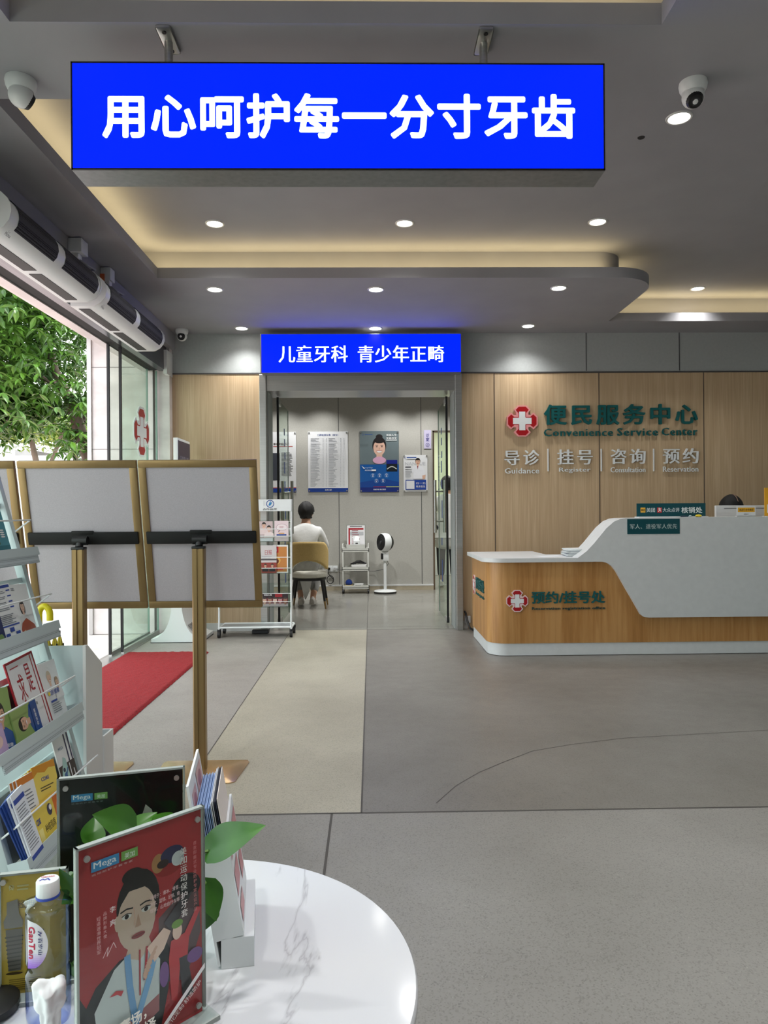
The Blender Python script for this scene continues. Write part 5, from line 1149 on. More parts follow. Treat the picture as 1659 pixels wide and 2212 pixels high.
# coat tails hanging below the seat
mb = MB(); vs = []; n = 10
for j in range(n + 1):
    q = j / n; wd = .10 * (1 - q) ** .8 + .004; z = .44 - .36 * q
    for i in range(5): vs.append((-.015 + wd * (i - 2) / 2 + .01 * math.sin(q * 3), -.0 + .05 * math.cos(i * 1.7) * (1 - q) + .03 * q + .06, z))
mb.add(vs, [(j * 5 + i, j * 5 + i + 1, (j + 1) * 5 + i + 1, (j + 1) * 5 + i) for j in range(n) for i in range(4)], M_coat); adopt_w(mb, 'coat_tail', pt, 70, .006)
stand = dict(pelvis=(0, 0, .93), spine=(0, -.01, 1.10), chest=(0, -.01, 1.30), neckb=(0, .01, 1.45), headb=(0, .03, 1.50), headm=(0, .045, 1.58), headt=(0, .04, 1.64),
             shl=(-.165, -.01, 1.37), shr=(.165, -.01, 1.37), ell=(-.25, .05, 1.10), elr=(.25, .05, 1.10), wrl=(-.13, .27, 1.12), wrr=(.13, .27, 1.12),
             hpl=(-.09, 0, .88), hpr=(.09, 0, .88), knl=(-.10, .01, .48), knr=(.10, .01, .48), anl=(-.10, -.01, .09), anr=(.10, -.01, .09), tol=(-.11, .15, .03), tor=(.11, .15, .03))
figure('person standing in the consulting room doorway, long white coat, dark trousers, back turned', (px(972, 1268, Z=0).x - .03, 11.25, 0), math.radians(-12), stand, M_coat, M_navy, mat('white_shoe', (222, 222, 216), .5), .16, coat=(0, -.01, .56))
desk_sit = {k: (v[0], v[1], v[2] + .04) if k[:2] not in ('an', 'to') else v for k, v in sit.items()}
hp_ = px(1580, 1069, Y=6.62)
dz = hp_.z - (1.16 + .04 + .148 + .004)
figure('person with parted black hair seated behind the desk, only the hair showing', (hp_.x, 6.74, max(-.0, 0)), PI, {k: (v[0], v[1] - 0, v[2] + (dz if k[:2] not in ('an', 'to') else 0)) for k, v in desk_sit.items()}, M_coat, M_navy, M_black, .1, line=-.02, parting=True)
t = thing('office_stool', 'round black stool under the person behind the desk', 'stool', (hp_.x, 6.74, 0))
b = MB(); b.lathe([(0, .38), (.18, .38), (.19, .4), (.17, .425), (0, .43)], M_black, (hp_.x, 6.74, 0), 32); b.build('seat', t)
b = MB(); b.cyl((hp_.x, 6.74, .02), (hp_.x, 6.74, .38), .03, M_steel); b.build('pole', t); b = MB(); b.lathe([(0, 0), (.2, 0), (.2, .01), (.05, .03), (0, .03)], M_steel, (hp_.x, 6.74, 0), 32); b.build('base', t)
# cabinet and notice in the room beyond
mb = MB(); mb.box((.9, 13.2, .0), (2.2, 13.75, .62), M_white, bev=.006)
for x in (1.33, 1.77): mb.box((x - .003, 13.197, .02), (x + .003, 13.2, .6), M_joint)
tag(mb.build('low_cabinet', smooth=0), 'low white cabinet in the bright room beyond the doorway', 'cabinet')
# ================================================================== TABLE IN FRONT
TZ = .44; TC = Vector((-.331, 1.134, 0)); TR = .399
M_mtop = mat('marble_top', (226, 228, 230), .1)
_m = M_mtop; _n = N(_m, 'ShaderNodeTexNoise', Scale=1.0, Detail=6.0, Roughness=.62, Distortion=1.6); _mp = coords(_m, (1.5, .8, 3)); LK(_m, _mp, _n.inputs['Vector'])
_ab = N(_m, 'ShaderNodeMath', operation='SUBTRACT'); LK(_m, _n.outputs[0], _ab.inputs[0]); _ab.inputs[1].default_value = .5
_a2 = N(_m, 'ShaderNodeMath', operation='ABSOLUTE'); LK(_m, _ab.outputs[0], _a2.inputs[0])
LK(_m, ramp(_m, _a2.outputs[0], [(.0, (182, 182, 187)), (.006, (202, 204, 207)), (.022, (214, 216, 219)), (1, (218, 220, 223))]), bsdf(_m).inputs['Base Color'])
t = thing('side_table', 'round low table with a white marble top in the front left corner', 'table', (TC.x, TC.y, 0))
b = MB(); b.lathe([(0, TZ - .022), (TR - .004, TZ - .022), (TR, TZ - .017), (TR, TZ - .004), (TR - .003, TZ), (0, TZ)], M_mtop, TC, 96); b.build('top', t, smooth=40)
b = MB(); b.cyl((TC.x, TC.y, .02), (TC.x, TC.y, TZ - .022), .035, M_gold, seg=24); b.build('pedestal', t)
b = MB(); b.lathe([(0, 0), (.22, 0), (.22, .008), (.05, .022), (0, .022)], M_gold, TC, 48); b.build('base', t)
Z0 = TZ + .0005
def table_stand(name, label, bl, br, h, draw, base, lean=.06, foot=.035, m_face=.25):
    """acrylic poster stand: bl / br are the bottom corners of the sheet on the table"""
    ux = Vector((br[0] - bl[0], br[1] - bl[1], 0)); w = ux.length; ux.normalize(); back = Vector((-ux.y, ux.x, 0))
    M = frame((bl[0], bl[1], Z0), ux, Vector((0, 0, 1)) + back * lean)
    t = thing(name, label, 'poster stand', ((bl[0] + br[0]) / 2, (bl[1] + br[1]) / 2, Z0))
    b = MB(); b.box((-.004, 0.006, .0015), (w + .004, h + .004, .0045), M_acry, M); b.build('front_pane', t, smooth=0)
    b = MB(); b.box((-.004, 0.006, -.0045), (w + .004, h + .004, -.0015), M_acry, M); b.build('rear_pane', t, smooth=0)
    b = MB()
    for q in ((-.004, .006, -.001, h + .004), (w + .001, .006, w + .004, h + .004), (-.004, h + .001, w + .004, h + .004)): b.box((q[0], q[1], -.0045), (q[2], q[3], .0045), mat('acrylic_edge', (178, 184, 180), .25), M)
    b.build('bright_edge', t, smooth=0)
    M2 = frame((bl[0], bl[1], Z0), ux, back)
    b = MB(); b.box((-.008, -foot, 0), (w + .008, foot, .006), M_acry, M2); b.box((-.008, -foot, 0), (w + .008, -foot + .003, .0062), mat('acrylic_edge', (178, 184, 180), .25), M2); b.build('foot', t, smooth=0)
    b = MB(); b.box((0, .008, -.0008), (w, h, .0004), ink(*base), M); s = Sheet(b, M, w, h, .0005, .00003); draw(s, w, h); b.build('printed_sheet', t, smooth=0)
    for i, j in ((.05, .96), (.95, .96), (.95, .05), (.05, .05)): b = MB(); b.cyl(M @ Vector((w * i, h * j, .0045)), M @ Vector((w * i, h * j, .0075)), .0042, M_steel, seg=14); b.build('screw', t)
    return t
IK = lambda r, g, b: ink(r, g, b, .3)
def mega(s, x, y, k, dark=False):
    s.rect(x, y, k, k * .36, IK(56, 140, 196)); s.text('Mega', x + k * .08, y + k * .04, k * .82, k * .28, IK(240, 246, 250), .014)
    s.rect(x + k * 1.08, y + k * .02, k * .62, k * .33, IK(120, 170, 84)); s.text('美加', x + k * 1.2, y + k * .07, k * .38, k * .2, IK(236, 246, 232), .01)
    s.text('运动防护牙套专家', x + k * .0, y - k * .12, k * 1.5, k * .075, IK(220, 180, 180) if not dark else IK(120, 130, 134), 0, 1.3)
def d_red(s, w, h):
    RDk, BK, JW, SK, HR = IK(196, 58, 64), IK(48, 46, 50), IK(238, 238, 242), IK(236, 202, 184), IK(34, 28, 30)
    s.rect(0, 0, w, h, RDk)
    # smaller skater, helmets and gear on the right
    s.ell(w * .71, h * .775, w * .12, h * .04, IK(170, 40, 44)); s.ell(w * .62, h * .81, w * .055, h * .045, IK(196, 140, 90)); s.ell(w * .74, h * .83, w * .10, h * .04, IK(54, 52, 96)); s.ell(w * .79, h * .80, w * .055, h * .035, IK(226, 226, 230)); s.ell(w * .66, h * .80, w * .05, h * .02, IK(60, 44, 44))
    s.ell(w * .86, h * .64, w * .13, h * .07, BK); s.poly([(w * .62, h * .55), (w * .8, h * .62), (w * .97, h * .60), (w * .99, h * .40), (w * .85, h * .20), (w * .62, h * .25)], IK(110, 84, 88))
    # woman
    s.poly([(w * .0, h * .36), (w * .05, h * .30), (w * .12, h * .37), (w * .3, h * .44), (w * .44, h * .45), (w * .66, h * .46), (w * .72, h * .38), (w * .70, h * .2), (w * .62, 0), (w * .0, 0)], BK)
    s.poly([(w * .02, h * .02), (w * .05, h * .16), (w * .12, h * .20), (w * .3, h * .12), (w * .3, 0), (0, 0)], RDk)
    s.poly([(w * .13, h * .16), (w * .11, h * .26), (w * .26, h * .41), (w * .4, h * .46), (w * .52, h * .455), (w * .63, h * .36), (w * .62, h * .16), (w * .40, h * .08), (w * .2, h * .1)], JW)
    s.poly([(w * .18, h * .10), (w * .62, h * .2), (w * .62, h * .12), (w * .3, h * .04)], IK(196, 120, 124))
    s.poly([(w * .345, h * .44), (w * .40, h * .52), (w * .52, h * .52), (w * .56, h * .45), (w * .46, h * .40)], SK)
    s.ell(w * .455, h * .665, w * .175, h * .155, HR); s.ell(w * .41, h * .80, w * .085, h * .035, HR); s.ell(w * .44, h * .60, w * .155, h * .145, SK); s.poly([(w * .28, h * .66), (w * .33, h * .77), (w * .46, h * .80), (w * .58, h * .77), (w * .62, h * .66), (w * .52, h * .73), (w * .38, h * .735)], HR); s.ell(w * .285, h * .61, w * .02, h * .035, SK); 
    for q, x in ((0, .36), (1, .515)): s.ell(w * x, h * .625, w * .038, h * .012, IK(246, 240, 238), n=14); s.ell(w * x, h * .625, w * .017, h * .011, HR, n=12); s.line([(w * (x - .05), h * .652), (w * x, h * .66), (w * (x + .05), h * .654)], h * .007, HR); s.line([(w * (x - .04), h * .632), (w * x, h * .639), (w * (x + .04), h * .632)], h * .004, HR)
    s.poly([(w * .425, h * .56), (w * .475, h * .56), (w * .45, h * .62)], IK(208, 164, 142)); s.ell(w * .45, h * .52, w * .055, h * .013, IK(166, 62, 66)); s.line([(w * .40, h * .521), (w * .50, h * .521)], h * .003, IK(110, 40, 44)); s.line([(w * .415, h * .655), (w * .425, h * .60), (w * .42, h * .575)], w * .008, IK(214, 172, 152))
    # ribbon, zip, hand, flag mark
    s.line([(w * .36, h * .45), (w * .38, h * .3), (w * .42, h * .14)], w * .05, IK(110, 160, 206)); s.line([(w * .60, h * .43), (w * .54, h * .3), (w * .44, h * .14)], w * .05, IK(120, 170, 214)); s.poly([(w * .38, h * .15), (w * .47, h * .15), (w * .44, h * .09)], IK(96, 150, 200)); s.line([(w * .46, h * .45), (w * .46, h * .24)], w * .012, IK(176, 40, 50)); s.line([(w * .52, h * .45), (w * .50, h * .3)], w * .02, IK(176, 40, 50))
    s.poly([(w * .22, h * .30), (w * .27, h * .315), (w * .33, h * .30), (w * .31, h * .28), (w * .28, h * .295)], IK(190, 36, 46))
    s.poly([(w * .52, h * .44), (w * .66, h * .50), (w * .72, h * .47), (w * .66, h * .40), (w * .58, h * .36)], SK)
    for k in range(4): s.line([(w * (.60 - .015 * k), h * (.43 - .02 * k)), (w * (.52 - .01 * k), h * (.37 - .014 * k)), (w * (.54 - .01 * k), h * (.34 - .012 * k))], w * .022, IK(214, 172, 150))
    s.poly([(w * .66, h * .52), (w * .72, h * .47), (w * .80, h * .52), (w * .92, h * .62), (w * .80, h * .60)], BK)
    # small skater
    s.poly([(w * .72, h * .14), (w * .70, h * .34), (w * .72, h * .42), (w * .84, h * .43), (w * .95, h * .53), (w * .99, h * .52), (w * .88, h * .40), (w * .86, h * .30), (w * .88, h * .2), (w * .84, h * .13), (w * .80, h * .3), (w * .77, h * .12)], IK(196, 52, 58)); s.poly([(w * .79, h * .32), (w * .86, h * .32), (w * .92, h * .12), (w * .82, h * .11)], BK); s.ell(w * .775, h * .455, w * .042, h * .04, SK); s.ell(w * .775, h * .49, w * .05, h * .02, IK(110, 150, 60)); s.ell(w * .93, h * .30, w * .07, h * .035, IK(120, 76, 140)); s.ell(w * .66, h * .28, w * .04, h * .06, IK(120, 76, 140))
    # writing
    mega(s, w * .09, h * .885, w * .21)
    s.vtext('美加运动保护牙套', w * .80, h * .845, h * .036, h * .006, IK(232, 226, 222), .012); s.vtext('首款即戴式专业防护专家认证产品', w * .91, h * .86, h * .018, h * .005, IK(196, 120, 120), 0)
    s.vtext('李爽', w * .215, h * .71, h * .028, h * .03, IK(232, 220, 216), .006); s.vtext('品牌形象大使', w * .165, h * .70, h * .016, h * .004, IK(220, 170, 170), 0); s.vtext('短道速滑世界冠军', w * .115, h * .69, h * .018, h * .003, IK(220, 170, 170), 0); s.line([(w * .16, h * .5), (w * .2, h * .54), (w * .19, h * .5), (w * .24, h * .55), (w * .26, h * .52)], w * .005, IK(226, 190, 190))
    for k, q in enumerate(('适用于：滑冰、滑雪、', '冰球、篮球、足球、曲', '棍球、山地自行车等')): s.text(q, w * .53, h * (.665 - .03 * k), w * .25, h * .02, IK(226, 200, 198), 0)
    s.text('驰骋赛场，', w * .10, h * .105, w * .4, h * .06, IK(240, 236, 226), .022, rot=.12); s.text('冠军的选择', w * .06, h * .03, w * .52, h * .06, IK(240, 236, 226), .022, rot=.12)
    s.poly([(w * .55, h * .02), (w * .60, h * .02), (w * 1.0, h * .225), (w * 1.0, h * .25)], IK(226, 222, 222)); s.text('个性化定制·舒适防护', w * .63, h * .012, w * .42, h * .024, IK(232, 214, 212), 0, rot=.62)
def sub(a, b): return (a.x, a.y)
rl, rr_ = px(176, 2270, Z=Z0), px(441, 2183, Z=Z0)
# bottom corners straight below the top corners
trp = px(440, 1746, Y=rr_.y); Hred = trp.z - Z0; tlp = px(168, 1838, Z=trp.z)
table_stand('poster_stand_acrylic', 'clear table stand with a red poster of a woman in a white jacket', (tlp.x, tlp.y), (rr_.x - .003, rr_.y), Hred, d_red, (158, 46, 52), .0)
def d_black(s, w, h):
    s.rect(0, 0, w, h, IK(18, 20, 21)); mega(s, w * .09, h * .88, w * .17, True)
    s.poly([(w * .63, h * .60), (w * .64, h * .74), (w * .69, h * .83), (w * .74, h * .80), (w * .78, h * .70), (w * .77, h * .6)], IK(170, 164, 156)); s.poly([(w * .66, h * .60), (w * .68, h * .70), (w * .71, h * .6)], IK(190, 184, 176))
    s.text('Mega veneer', w * .14, h * .60, w * .45, h * .055, IK(150, 116, 50), .004); s.text('0.2mm', w * .3, h * .53, w * .2, h * .045, IK(110, 90, 46)); s.poly([(0, h * .3), (w * .15, h * .42), (w * .3, h * .3), (w * .5, h * .4), (w * .7, h * .2), (w, h * .25), (w, 0), (0, 0)], IK(26, 28, 30))
bz = TZ + .31
btl, btr = px(129, 1681, Z=bz), px(394, 1656, Z=bz)
table_stand('poster_stand_acrylic', 'clear table stand with a black poster behind the potted plant', (btl.x, btl.y), (btr.x, btr.y), .306, d_black, (18, 20, 21), .0)
def d_goldp(s, w, h):
    G = IK(212, 172, 72); s.rect(0, 0, w, h, G); s.ring(w * .16, h * .9, w * .035, w * .012, IK(216, 200, 150)); s.text('N', w * .13, h * .875, w * .06, h * .045, IK(216, 200, 150)); s.lines(w * .25, h * .915, w * .2, 2, h * .03, h * .014, IK(206, 186, 130))
    s.text('经典', w * .25, h * .72, w * .27, h * .065, IK(50, 40, 20), .008, 1.15); s.text('Nob', w * .40, h * .50, w * .26, h * .045, IK(60, 48, 24), .004)
    s.poly([(w * .09, h * .78), (w * .26, h * .80), (w * .28, h * .68), (w * .34, h * .62), (w * .33, h * .56), (w * .05, h * .56), (w * .04, h * .62), (w * .09, h * .68)], IK(112, 106, 100)); s.poly([(w * .07, h * .55), (w * .33, h * .55), (w * .30, h * .20), (w * .11, h * .20)], IK(92, 86, 80))
    for k in range(9): s.poly([(w * (.06 + .006 * k), h * (.49 - .034 * k)), (w * (.34 - .006 * k), h * (.495 - .034 * k)), (w * (.34 - .006 * k), h * (.485 - .034 * k)), (w * (.06 + .006 * k), h * (.478 - .034 * k))], IK(60, 56, 52))
    s.ell(w * .2, h * .18, w * .13, h * .012, IK(60, 44, 20)); s.lines(w * .12, h * .13, w * .7, 6, h * .017, h * .006, IK(110, 84, 30)); s.rect(w * .42, h * .2, w * .14, h * .22, IK(92, 86, 80))
gl_, gr_ = px(4, 2136, Z=Z0 + .01), px(124, 2122, Z=Z0 + .01)
gh = px(4, 1893, Y=gl_.y).z - Z0
table_stand('poster_stand_acrylic', 'clear table stand with a gold yellow poster behind the water bottle', (gl_.x, gl_.y), (gr_.x + .012, gr_.y + .004), gh, d_goldp, (170, 134, 44), .0)
# ---- white leaflet holder
hd_ = Vector((-.15, 1, 0)).normalized(); hn = Vector((1, .15, 0)).normalized(); up_ = (Vector((0, 0, 1)) - hn * .165).normalized()
hb0 = px(478, 2094, Z=Z0)
MH = frame(hb0, hd_, up_)            # x away from the viewer, y up the leaning board, z towards +X
HL = .185; hh_ = .30
t = thing('leaflet_holder', 'white leaning leaflet holder with printed sides on the marble table', 'leaflet holder', (hb0.x, hb0.y, Z0))
b = MB(); b.box((0, .005, -.004), (HL, hh_, 0), M_white, MH); s = Sheet(b, MH, HL, hh_, .0004)
for i, j, w_, h_ in ((.1, .8, .3, .13), (.5, .82, .42, .14), (.08, .62, .36, .12), (.55, .60, .38, .15), (.1, .40, .35, .14), (.1, .1, .3, .2)): s.rect(HL * i, hh_ * j, HL * w_, hh_ * h_, ink(210, 170, 166)); s.ell(HL * (i + w_ * .5), hh_ * (j + h_ * .5), HL * w_ * .3, hh_ * h_ * .3, ink(170, 110, 116))
bd = b.build('back_board', t, smooth=0)
b = MB(); b.box((0, .045, .040), (HL, .205, .044), M_white, MH); s = Sheet(b, MH @ Matrix.Translation((0, 0, .044)), HL, .2, .0004)
for i, j, w_, h_ in ((.08, .8, .4, .16), (.55, .78, .4, .16), (.08, .5, .4, .2), (.1, .28, .35, .14), (.6, .4, .3, .2)): s.rect(HL * i, .2 * j, HL * w_, .2 * h_, ink(200, 140, 142))
b.build('front_board', t, smooth=0)
b = MB(); b.box((0, .045, 0), (.004, .19, .040), M_white, MH); b.build('end_board', t, smooth=0); b = MB(); b.box((HL - .004, .045, 0), (HL, .19, .04), M_white, MH); b.build('end_board', t, smooth=0)
b = MB(); b.prism([(0, 0), (HL, 0), (HL, .052), (0, .052)], -.048, 0, M_white, frame(hb0 + Vector((.0, 0, 0)), hd_, hn) @ Matrix.Identity(4)); b.build('base', t, smooth=0)
b = MB(); b.box((.004, .045, 0), (HL - .004, .048, .04), M_white, MH); b.build('pocket_floor', t, smooth=0)
first = None
for k in range(13):
    b = MB(); col = ((150, 176, 214) if k < 9 else (200, 204, 206) if k < 11 else (40, 44, 60)) ; hk = .255 if k < 9 else .262
    zz = .0022 + k * .0027
    b.box((.012 + .002 * (k % 3), .05, zz), (HL - .008, hk - .002 * (k % 2), zz + .0013), ink(*col), MH); b.box((.0115 + .002 * (k % 3), .05, zz - .0001), (HL - .05, .205, zz + .0014), ink(40, 56, 100) if k < 9 else ink(*col), MH)
    lab = 'pale blue leaflet with dark blue lower half in the white leaning leaflet holder' if k < 9 else ('grey white leaflet behind the pale blue ones in the leaning holder' if k < 11 else 'dark leaflet at the front edge of the leaning holder')
    tag(b.build('leaflet', smooth=0), lab, 'leaflet', 'blue leaflets in the table holder' if k < 9 else ('white leaflets in the table holder' if k < 11 else 'dark leaflets in the table holder'))
b = MB(); M2 = MH @ Matrix.Translation((.006, .05, .0385)); b.box((0, 0, 0), (.15, .218, .001), ink(236, 226, 218), M2); tag(b.build('leaflet', smooth=0), 'cream leaflet tilted forward at the front edge of the leaning holder', 'leaflet')
# ---- water bottle
bc = px(104, 2245, Z=Z0); bc = Vector((px(104, 2000, Y=bc.y + .035).x, bc.y + .035, Z0))
bt = px(104, 1899, Y=bc.y).z - Z0
t = thing('water_bottle', 'clear bluish plastic water bottle with a white cap and half round label', 'bottle', bc)
M_pet = glass('blue_plastic', (247, 250, 255), 1.5, (132, 156, 224))
S = bt / .235; SR = S * 1.13
sq = lambda th, z: 1 + .07 * math.cos(4 * th) ** 2 if z < .19 * S else 1
prof = [(.0, .003), (.022, .0), (.029, .006), (.0305, .02), (.0305, .085), (.027, .094), (.0285, .100), (.0305, .108), (.0302, .182), (.0292, .189), (.0305, .195), (.0318, .1985), (.0295, .2015), (.020, .2045), (.0145, .2075), (.0145, .216)]
def lobes(th, z):
    z = z / S
    return 1 + (.09 * math.cos(6 * th) if .19 < z < .2035 else 0) + (.025 * math.cos(4 * th) if z <= .188 else 0)
b = MB(); b.lathe([(r * SR, z * S) for r, z in prof], M_pet, bc, 48, f=lobes); b.build('body', t, smooth=60)
b = MB(); b.lathe([(.0150 * SR, .207 * S), (.0165 * SR, .207 * S), (.0165 * SR, .2105 * S), (.015 * SR, .2105 * S)], mat('blue_ring', (60, 84, 176), .3), bc, 32); b.build('neck_ring', t)
b = MB(); b.lathe([(.0152 * SR, .2105 * S), (.0158 * SR, .2115 * S), (.0158 * SR, .233 * S), (.0148 * SR, .235 * S), (0, .235 * S)], M_white, bc, 60, f=lambda th, z: 1 + .012 * math.cos(40 * th)); cp = b.build('cap', t, smooth=30)
mb = MB(); s = Sheet(mb, frame(bc + Vector((-.012, -.008, .235 * S)), (1, .2, 0), (-.2, 1, 0)), .02, .02, .0002); s.line([(.003, .002), (.006, .007), (.010, .003), (.013, .007), (.017, .001)], .0018, ink(60, 70, 170)); s.text('Ganten', .003, .010, .018, .005, ink(206, 60, 80), .01); mb.build('cap_print', cp, smooth=0)
# half round label wrapped on the body
def wrap(p, r=.0316 * SR, a0=-PI / 2 - .55): 
    a = a0 + p[0] / r; return bc + Vector(((r + p[2]) * math.cos(a), (r + p[2]) * math.sin(a), p[1]))
mb = MB(); lb = MB(); s = Sheet(lb, Matrix.Identity(4), 1, 1, .0004, .00012); zl0, zl1 = .108 * S, .186 * S; hL = zl1 - zl0
nn = 24
for k in range(nn):
    v0, v1 = k / nn, (k + 1) / nn; f = lambda v: .033 * S * math.sqrt(max(0, 1 - (2 * v - 1) ** 2)) ** .9 + .0012
    g = min(1, max(0, (.34 - v0) / .34)); col = tuple(int(a + (b_ - a) * g) for a, b_ in zip((226, 226, 232), (140, 90, 200)))
    m = ink(*col)
    for q in range(6): s.z = .0004; s.poly([(f(v0) * q / 6, zl0 + hL * v0), (f(v0) * (q + 1) / 6, zl0 + hL * v0), (f(v1) * (q + 1) / 6, zl0 + hL * v1), (f(v1) * q / 6, zl0 + hL * v1)], m)
s.z = .0007; s.text('GanTen', .0018 * S + .007 * S, zl0 + hL * .92, hL * .66, .0085 * S, ink(196, 30, 70), .03, 1.0, rot=-PI / 2) if False else None
s.text('GanTen', .003 * S, zl0 + hL * .88, hL * .66, .012 * S, ink(196, 30, 70), .02, 1.0, rot=-PI / 2); s.text('百岁山', .020 * S, zl0 + hL * .66, hL * .34, .0065 * S, ink(40, 44, 110), .014, 1.0, rot=-PI / 2); s.line([(.020 * S, zl0 + hL * .80), (.0255 * S, zl0 + hL * .76), (.0205 * S, zl0 + hL * .74), (.025 * S, zl0 + hL * .70)], .0012, ink(40, 44, 110))
bmesh.ops.subdivide_edges(lb.bm, edges=[e for e in lb.bm.edges if abs(e.verts[0].co.x - e.verts[1].co.x) > .004], cuts=3)
for v in lb.bm.verts: v.co = wrap(v.co)
lb.build('label', t, smooth=0)
# crumpled tissue in front of the bottle
tc = Vector((px(110, 2130, Y=bc.y - .05).x, bc.y - .052, Z0)); th_ = px(103, 2118, Y=tc.y).z - Z0
mb = MB(); n, rws = 26, 18; vs = []; rnd = random.Random(5)
for j in range(rws + 1):
    q = j / rws; rad = .0105 + .0075 * q ** 1.5 + (.003 if q > .6 else 0)
    for k in range(n):
        a = 2 * PI * k / n; rr = rad * (1 + .16 * math.sin(5 * a + 3 * q) + .17 * rnd.uniform(-1, 1) + .10 * math.sin(9 * a - 7 * q)); zz = th_ * (q ** .9) + .004 * rnd.uniform(-1, 1) * (q > 0) + (.006 * math.sin(a * 2 + 1) if q > .85 else 0)
        vs.append((tc.x + rr * math.cos(a) * (1 if q < .97 else .6), tc.y + rr * math.sin(a) * (1 if q < .97 else .6), TZ + .0006 + max(0, zz)))
fs = [(j * n + k, j * n + (k + 1) % n, (j + 1) * n + (k + 1) % n, (j + 1) * n + k) for j in range(rws) for k in range(n)] + [tuple(range(rws * n, (rws + 1) * n)), tuple(range(n - 1, -1, -1))]
mb.add(vs, fs, noisy('tissue_paper', (232, 234, 236), (242, 243, 244), 30, .9)); ct = mb.build('crumpled_tissue', smooth=180); _s = ct.modifiers.new('sub', 'SUBSURF'); _s.levels = _s.render_levels = 1; tag(ct, 'crumpled white tissue standing before the water bottle', 'tissue')
# black round dish in the lower left
dc = px(-4, 2166, Z=Z0); mb = MB(); mb.lathe([(0, .0), (.036, .0), (.042, .004), (.042, .014), (.038, .016), (0, .014)], M_black, (dc.x - .004, dc.y - .02, Z0), 40); tag(mb.build('round_stand', smooth=40), 'black round dish on the marble table at the left picture edge', 'dish')
# ---- pothos in a white pot
pc = Vector((-.325, 1.075, Z0))
t = thing('potted_pothos', 'green pothos plant in a white pot between the red and black posters', 'potted plant', pc)
b = MB(); b.lathe([(0, .0), (.035, .0), (.04, .004), (.055, .075), (.058, .09), (.053, .09), (.05, .075), (0, .075)], mat('pot_white', (222, 224, 222), .25), pc, 40); b.build('pot', t, smooth=50)
b = MB(); b.lathe([(0, .083), (.03, .083), (.0505, .08)], noisy('soil', (50, 40, 32), (76, 62, 50), 200, .95, bmp=1), pc, 24); b.build('soil', t)
def leaf(base, tip, nrm, wd, droop=.12, fold=.25):
    base, tip, nrm = Vector(base), Vector(tip), Vector(nrm); d = tip - base; L = d.length; d.normalize(); sd = d.cross(nrm).normalized(); nn_ = sd.cross(d).normalized(); b = MB(); n, k = 12, 8; vs = []
    for i in range(n + 1):
        q = i / n; hw = wd * (math.sin(PI * min(1, q * 1.0) ** .62) ** .85) * (1 - .25 * q) + .0004; c = base + d * L * q + nn_ * (-droop * L * q * q + droop * L * .3 * q)
        for j in range(-k // 2, k // 2 + 1):
            a = j / (k / 2); back = -.16 * L * (abs(a) ** 1.6) * max(0, 1 - q * 5); vs.append(c + sd * hw * a + nn_ * hw * fold * abs(a) ** 1.3 + d * back)
    b.add(vs, [(i * (k + 1) + j, i * (k + 1) + j + 1, (i + 1) * (k + 1) + j + 1, (i + 1) * (k + 1) + j) for i in range(n) for j in range(k)], M_poth)
    return b
def stem(p, q, up=.03):
    p, q = Vector(p), Vector(q); b = MB(); b.tube([p, p.lerp(q, .35) + Vector((0, 0, up)), p.lerp(q, .75) + Vector((0, 0, up)), q], .0022, mat('stem_green', (96, 128, 60), .4), 6); return b
top = pc + Vector((0, 0, .085))
for (bu, bv, by), (tu, tv, ty_), nrm, wd in (
        (((448, 1836), (568, 1779)) and (450, 1838, 1.12), (567, 1780, 1.10), (.3, -.6, .7), .030), ((284, 1790, 1.13), (205, 1757, 1.09), (.2, -.6, .7), .031), ((196, 1822, 1.10), (206, 1762, 1.13), (.5, -.8, .2), .020),
        ((292, 1796, 1.16), (338, 1752, 1.18), (-.2, -.6, .7), .020), ((345, 1790, 1.14), (372, 1748, 1.2), (.2, -.5, .8), .020), ((445, 1908, 1.10), (470, 1990, 1.09), (.6, -.7, .1), .022), ((452, 1960, 1.13), (444, 2010, 1.12), (.5, -.8, .1), .018),
        ((160, 1925, 1.10), (128, 1880, 1.08), (.1, -.8, .4), .012), ((158, 1900, 1.12), (120, 1912, 1.14), (0, -.6, .7), .014), ((165, 1935, 1.13), (135, 1950, 1.10), (0, -.8, .5), .016), ((210, 1840, 1.12), (270, 1812, 1.13), (0, -.5, .8), .018),
        ((225, 1850, 1.2), (170, 1830, 1.22), (0, -.6, .7), .018), ((330, 1830, 1.08), (400, 1800, 1.1), (0, -.4, .9), .02), ((160, 2080, 1.16), (140, 2160, 1.14), (-.4, -.8, .2), .02), ((250, 1880, 1.0), (240, 1950, .985), (0, -.9, .2), .02)):
    P0, P1 = px(bu, bv, Y=by), px(tu, tv, Y=ty_)
    stem(top + Vector((random.uniform(-.02, .02), random.uniform(-.02, .02), 0)), P0).build('stem', t)
    leaf(P0, P1, nrm, wd).build('leaf', t, smooth=60)

